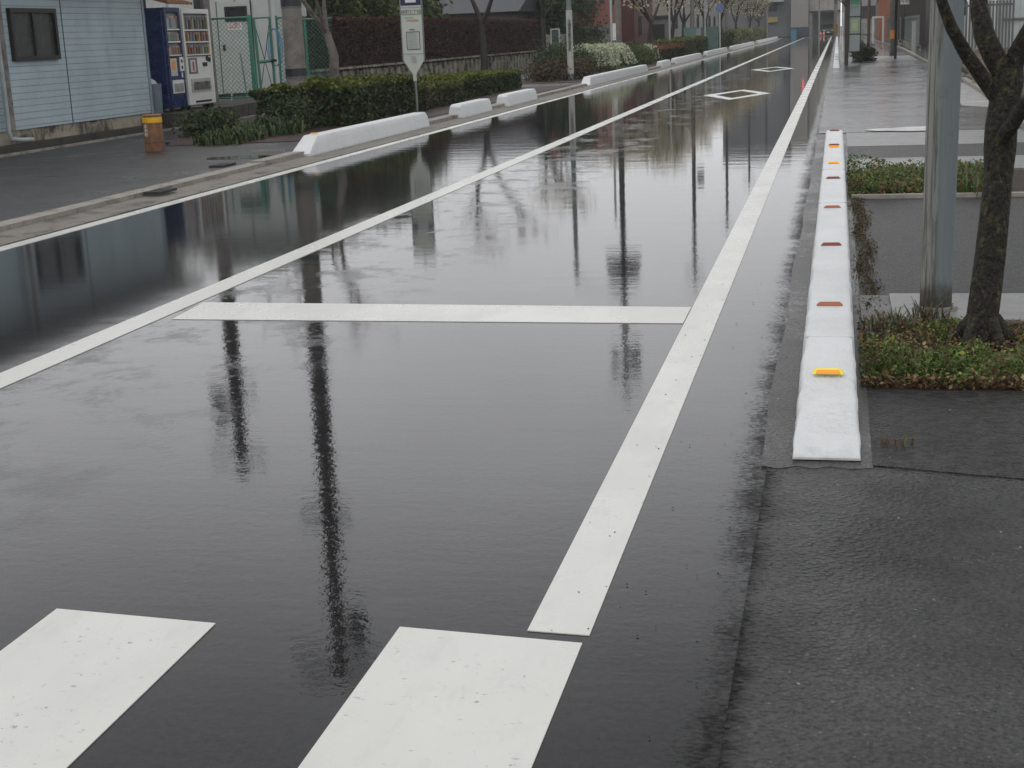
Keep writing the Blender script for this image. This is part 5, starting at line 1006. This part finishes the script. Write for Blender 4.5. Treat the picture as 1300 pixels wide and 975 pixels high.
X,Y=.9,112.; t=Vector((X,Y,2.0)); tree('street_tree','leafless dark street tree far along the right barrier',X,Y,.02,[(X,Y,.02),(X,Y,1.1),tuple(t)],[.13,.11,.09],[(t,Vector((random.uniform(-.5,.5),random.uniform(-.5,.5),1)),1.6,.07) for _ in range(4)],3,1,300,.08,[(.35,.32,.25)],BARKD,'street trees on the right',PETAL,.1,crown='buds')
X,Y=.7,88.; t=Vector((X,Y,2.2)); tree('street_tree','leafless dark street tree beside the bus shelter end',X+.1,Y,.02,[(X,Y,.02),(X,Y,1.1),tuple(t)],[.1,.09,.07],[(t,Vector((random.uniform(-.3,.3),random.uniform(-.5,.5),1)),1.4,.05) for _ in range(3)],3,1,200,.07,[(.35,.32,.25)],BARKD,'street trees on the right',PETAL,.1,crown='buds')
# grey fence beyond the right kerb
def slatfence(label,p0,p1,z0,z1,pitch,wd,material,name='slat_fence',group='grey fences on the right side',postend=True):
    p0=Vector(p0);p1=Vector(p1); L=(p1-p0).length; dr_=(p1-p0)/L; root=thing(name,label,'fence',((p0.x+p1.x)/2,(p0.y+p1.y)/2,.03),group); s=MB(); k=0
    nn=Vector((-dr_.y,dr_.x,0))
    while k<L: c=p0+dr_*k; s.obox((c.x,c.y,(z0+z1)/2),dr_,nn,Vector((0,0,1)),wd/2,.012,(z1-z0)/2); k+=pitch
    obj('slats',s,material,root)
    r=MB(); 
    for zz_ in(z0+.12,z1-.1): r.bar((p0.x+nn.x*.03,p0.y+nn.y*.03,zz_),(p1.x+nn.x*.03,p1.y+nn.y*.03,zz_),.03,.05)
    obj('rails',r,material,root)
    r=MB(); r.bar((p0.x,p0.y,z0/2),(p1.x,p1.y,z0/2),.2,z0); obj('base_wall',r,WALLC,root)
    return root
GF=mat('grey_green_slats',(.13,.145,.14),.6)
slatfence('grey upright slat fence beyond the orange marked utility pole',(3.75,71,0),(4.05,93,0),.35,1.75,.34,.14,GF)
slatfence('grey upright slat fence farther on towards the white portal',(3.9,95,0),(3.6,112,0),.35,1.75,.4,.2,GF)
slatfence('dark grey slat fence behind the forked mossy tree',(3.1,38.6,0),(4.3,38.6,0),.5,1.9,.08,.05,mat('dim_slats',(.09,.09,.088),.6))
x=AY(1160,40,69).x; root=thing('gate_post','pale square gate post at the near end of the grey slat fence','post',(x,69,.03)); obj('shaft',MB().box(x-.085,x+.085,68.9,69.07,.0,1.42),GREYP,root,.01); obj('cap',MB().box(x-.10,x+.10,68.88,69.09,1.42,1.47),GREYP,root)
root=thing('white_portal','white painted portal frame far along the right sidewalk','portal',(3.1,104,.03)); a=AY(1107,40,104).x; b=AY(1121,40,104).x; zp=AY(1114,23,104).z
obj('post',MB().box(a,a+.12,104,104.1,.02,zp),WHITEP,root); obj('post',MB().box(b-.06,b+.06,104,104.1,.02,zp),WHITEP,root); obj('beam',MB().box(a,b+.06,103.98,104.12,zp,zp+.12),WHITEP,root)
building('orange_brick_house','orange brick house far along the right sidewalk',AY(1113,20,118).x+.3,14,122,134,7,siding_material('orange_tiles',(.30,.12,.07),.14),'flat',None,[('f',5.0,5.8,1.5,3.3),('l',124,126,3,4.5)],group='buildings on the right side',z0=.03)
building('dark_brown_house','dark brown house with white lettered sign behind the grey slat fence',AY(1139,20,96).x+.05,15,96,110,6,mat('very_dark_brown',(.045,.035,.032),.7,namt=.2),'gable_y',None,[('l',99,101,2.5,4)],group='buildings on the right side',z0=.03)
a=AY(1143,3,94.5); b=AY(1154.5,3,94.5); sg=MB().box(a.x,b.x,94.5,94.55,AY(1148,5.5,94.5).z,AY(1148,-8,94.5).z); root=thing('sign_board','white board with dark characters on the dark brown house','sign',((a.x+b.x)/2,94.5,2.9)); obj('board',sg,WHITEP,root); text('lettering','月極',.30,((a.x+b.x)/2,94.49,AY(1148,1.6,94.5).z),(1,0,0),(0,0,1),BLACKP,root,.004)
obj('stand',MB().box((a.x+b.x)/2-.04,(a.x+b.x)/2+.04,94.56,94.62,.03,3.3),DARKM,root)
building('near_right_house','dark house with white corner pipe right of the slat fence',5.1,18,76,90,6,mat('charcoal_wall',(.05,.05,.055),.6),'gable_y',None,[('f',5.6,7,2.4,3.6)],group='buildings on the right side',z0=.03)
CORR=siding_material('pale_corrugated_sheet',(.42,.45,.44),.14,'x')
br=building('corrugated_building','pale grey corrugated metal building behind the forked mossy tree',4.05,20,40,62,6.5,CORR,'flat',None,[('l',44,47,1.4,2.6)],group='buildings on the right side',z0=.03)
for px,w_ in((1262,.05),(1272,.03),(1266,.02)):
    x=AY(px,30,39.9).x; obj('pipe',MB().tube([(x,39.9,.2),(x,39.9,6.3)],w_,8),WHITEP if px==1262 else GREYP,br)
obj('sill_line',MB().box(4.05,12,39.93,40,AY(1270,24,39.9).z-.02,AY(1270,24,39.9).z+.02),GALV,br)
root=thing('pipe_rack','pair of white ribbed uprights with a dark lattice panel left of the mossy tree','pipe rack',(3.8,41.5,.03))
for px in(1228,1240): x=AY(px,40,39.2).x; obj('upright',MB().box(x-.05,x+.05,39.2,39.3,.05,3.6),WHITEP,root)
x=AY(1220,10,39.2).x; pn=obj('lattice_panel',MB().box(x-.12,x+.14,39.2,39.23,AY(1220,20,39.2).z,3.6),BLACKP,root)
dts=MB(); 
for r_ in range(6):
    for c_2 in range(2): dts.disc((x-.04+c_2*.1,39.19,AY(1220,17,39.2).z+r_*.12),(0,1,0),.02,.01,8)
obj('lattice_dots',dts,WHITEP,pn)
root=thing('block_wall','low beige block wall behind the near mossy tree','wall',(3.2,33,.03)); obj('blocks',MB().box(2.95,4.3,33.5,33.7,.02,.78),siding_material('beige_blocks',(.22,.18,.13),.2),root); obj('coping',MB().box(2.92,4.33,33.47,33.73,.78,.84),WALLC,root)
# ------------------------------------------------------------------ sky, light
W=bpy.data.worlds.new('World'); S.world=W; W.use_nodes=True; n=W.node_tree.nodes; l=W.node_tree.links; bg=n['Background']
sky=n.new('ShaderNodeTexSky'); sky.sky_type='NISHITA'; sky.sun_disc=False; EL,AZ=R(58),R(200); sky.sun_elevation=EL; sky.sun_rotation=AZ; sky.dust_density=4; sky.air_density=1.5
hs=n.new('ShaderNodeHueSaturation'); hs.inputs['Saturation'].default_value=.25; l.new(sky.outputs[0],hs.inputs['Color'])
tc=n.new('ShaderNodeTexCoord'); sx=n.new('ShaderNodeSeparateXYZ'); l.new(tc.outputs['Generated'],sx.inputs[0])
mf=n.new('ShaderNodeMapRange'); mf.interpolation_type='SMOOTHSTEP'; mf.inputs[1].default_value=.26; mf.inputs[2].default_value=.49; mf.inputs[3].default_value=12.2; mf.inputs[4].default_value=6.2; l.new(sx.outputs[2],mf.inputs[0])
mback=n.new('ShaderNodeMapRange'); mback.inputs[1].default_value=.9; mback.inputs[2].default_value=-.5; l.new(sx.outputs[1],mback.inputs[0])
mr=n.new('ShaderNodeMapRange'); l.new(mback.outputs[0],mr.inputs[0]); l.new(mf.outputs[0],mr.inputs[3]); mr.inputs[4].default_value=11.5
cn_=n.new('ShaderNodeTexNoise'); cn_.inputs['Scale'].default_value=2.2; cn_.inputs['Detail'].default_value=4; l.new(tc.outputs['Generated'],cn_.inputs['Vector'])
cm=n.new('ShaderNodeMapRange'); cm.inputs[1].default_value=.3; cm.inputs[2].default_value=.7; cm.inputs[3].default_value=.86; cm.inputs[4].default_value=1.12; l.new(cn_.outputs['Fac'],cm.inputs[0])
mm=n.new('ShaderNodeMath'); mm.operation='MULTIPLY'; l.new(mr.outputs[0],mm.inputs[0]); l.new(cm.outputs[0],mm.inputs[1])
cb=n.new('ShaderNodeVectorMath'); cb.operation='SCALE'; cb.inputs[0].default_value=(1.0,1.005,1.03); l.new(mm.outputs[0],cb.inputs['Scale'])
mx=n.new('ShaderNodeMix'); mx.data_type='RGBA'; mx.inputs[0].default_value=.9; l.new(hs.outputs[0],mx.inputs[6]); l.new(cb.outputs[0],mx.inputs[7]); l.new(mx.outputs[2],bg.inputs['Color']); bg.inputs['Strength'].default_value=.105
sd=bpy.data.lights.new('sun','SUN'); so=bpy.data.objects.new('sun',sd); COL.objects.link(so); sd.energy=.5; sd.angle=R(40); sd.color=(1,.97,.93)
dv=Vector((math.sin(AZ)*math.cos(EL),math.cos(AZ)*math.cos(EL),math.sin(EL))); so.rotation_euler=dv.to_track_quat('Z','Y').to_euler(); so.location=(0,-5,30)
vs=S.view_settings; vs.view_transform='Standard'; vs.look='None'; vs.exposure=0; vs.gamma=1; vs.use_curve_mapping=False
cy=S.cycles if hasattr(S,'cycles') else None
S.render.engine='CYCLES'; S.cycles.use_denoising=True; S.cycles.max_bounces=6; S.cycles.diffuse_bounces=3; S.cycles.glossy_bounces=4; S.cycles.transparent_max_bounces=4; S.cycles.caustics_reflective=False; S.cycles.sample_clamp_indirect=8

for _o in bpy.data.objects:
    if _o.get('label') and not 4<=len(_o['label'].split())<=16: print('LABEL',len(_o['label'].split()),_o['label'])

hzb=MB().box(-70,70,-20,235,-1.2,24); hm=bpy.data.materials.new('rain_haze'); hm.use_nodes=True; hn=hm.node_tree.nodes; hn.remove(hn['Principled BSDF']); pv=hn.new('ShaderNodeVolumePrincipled'); pv.inputs['Density'].default_value=.0006; pv.inputs['Color'].default_value=(.86,.88,.9,1); hm.node_tree.links.new(pv.outputs[0],hn['Material Output'].inputs['Volume'])
ho=obj('haze',hzb,hm); ho['kind']='stuff'; ho['label']='thin rain haze over the whole street'
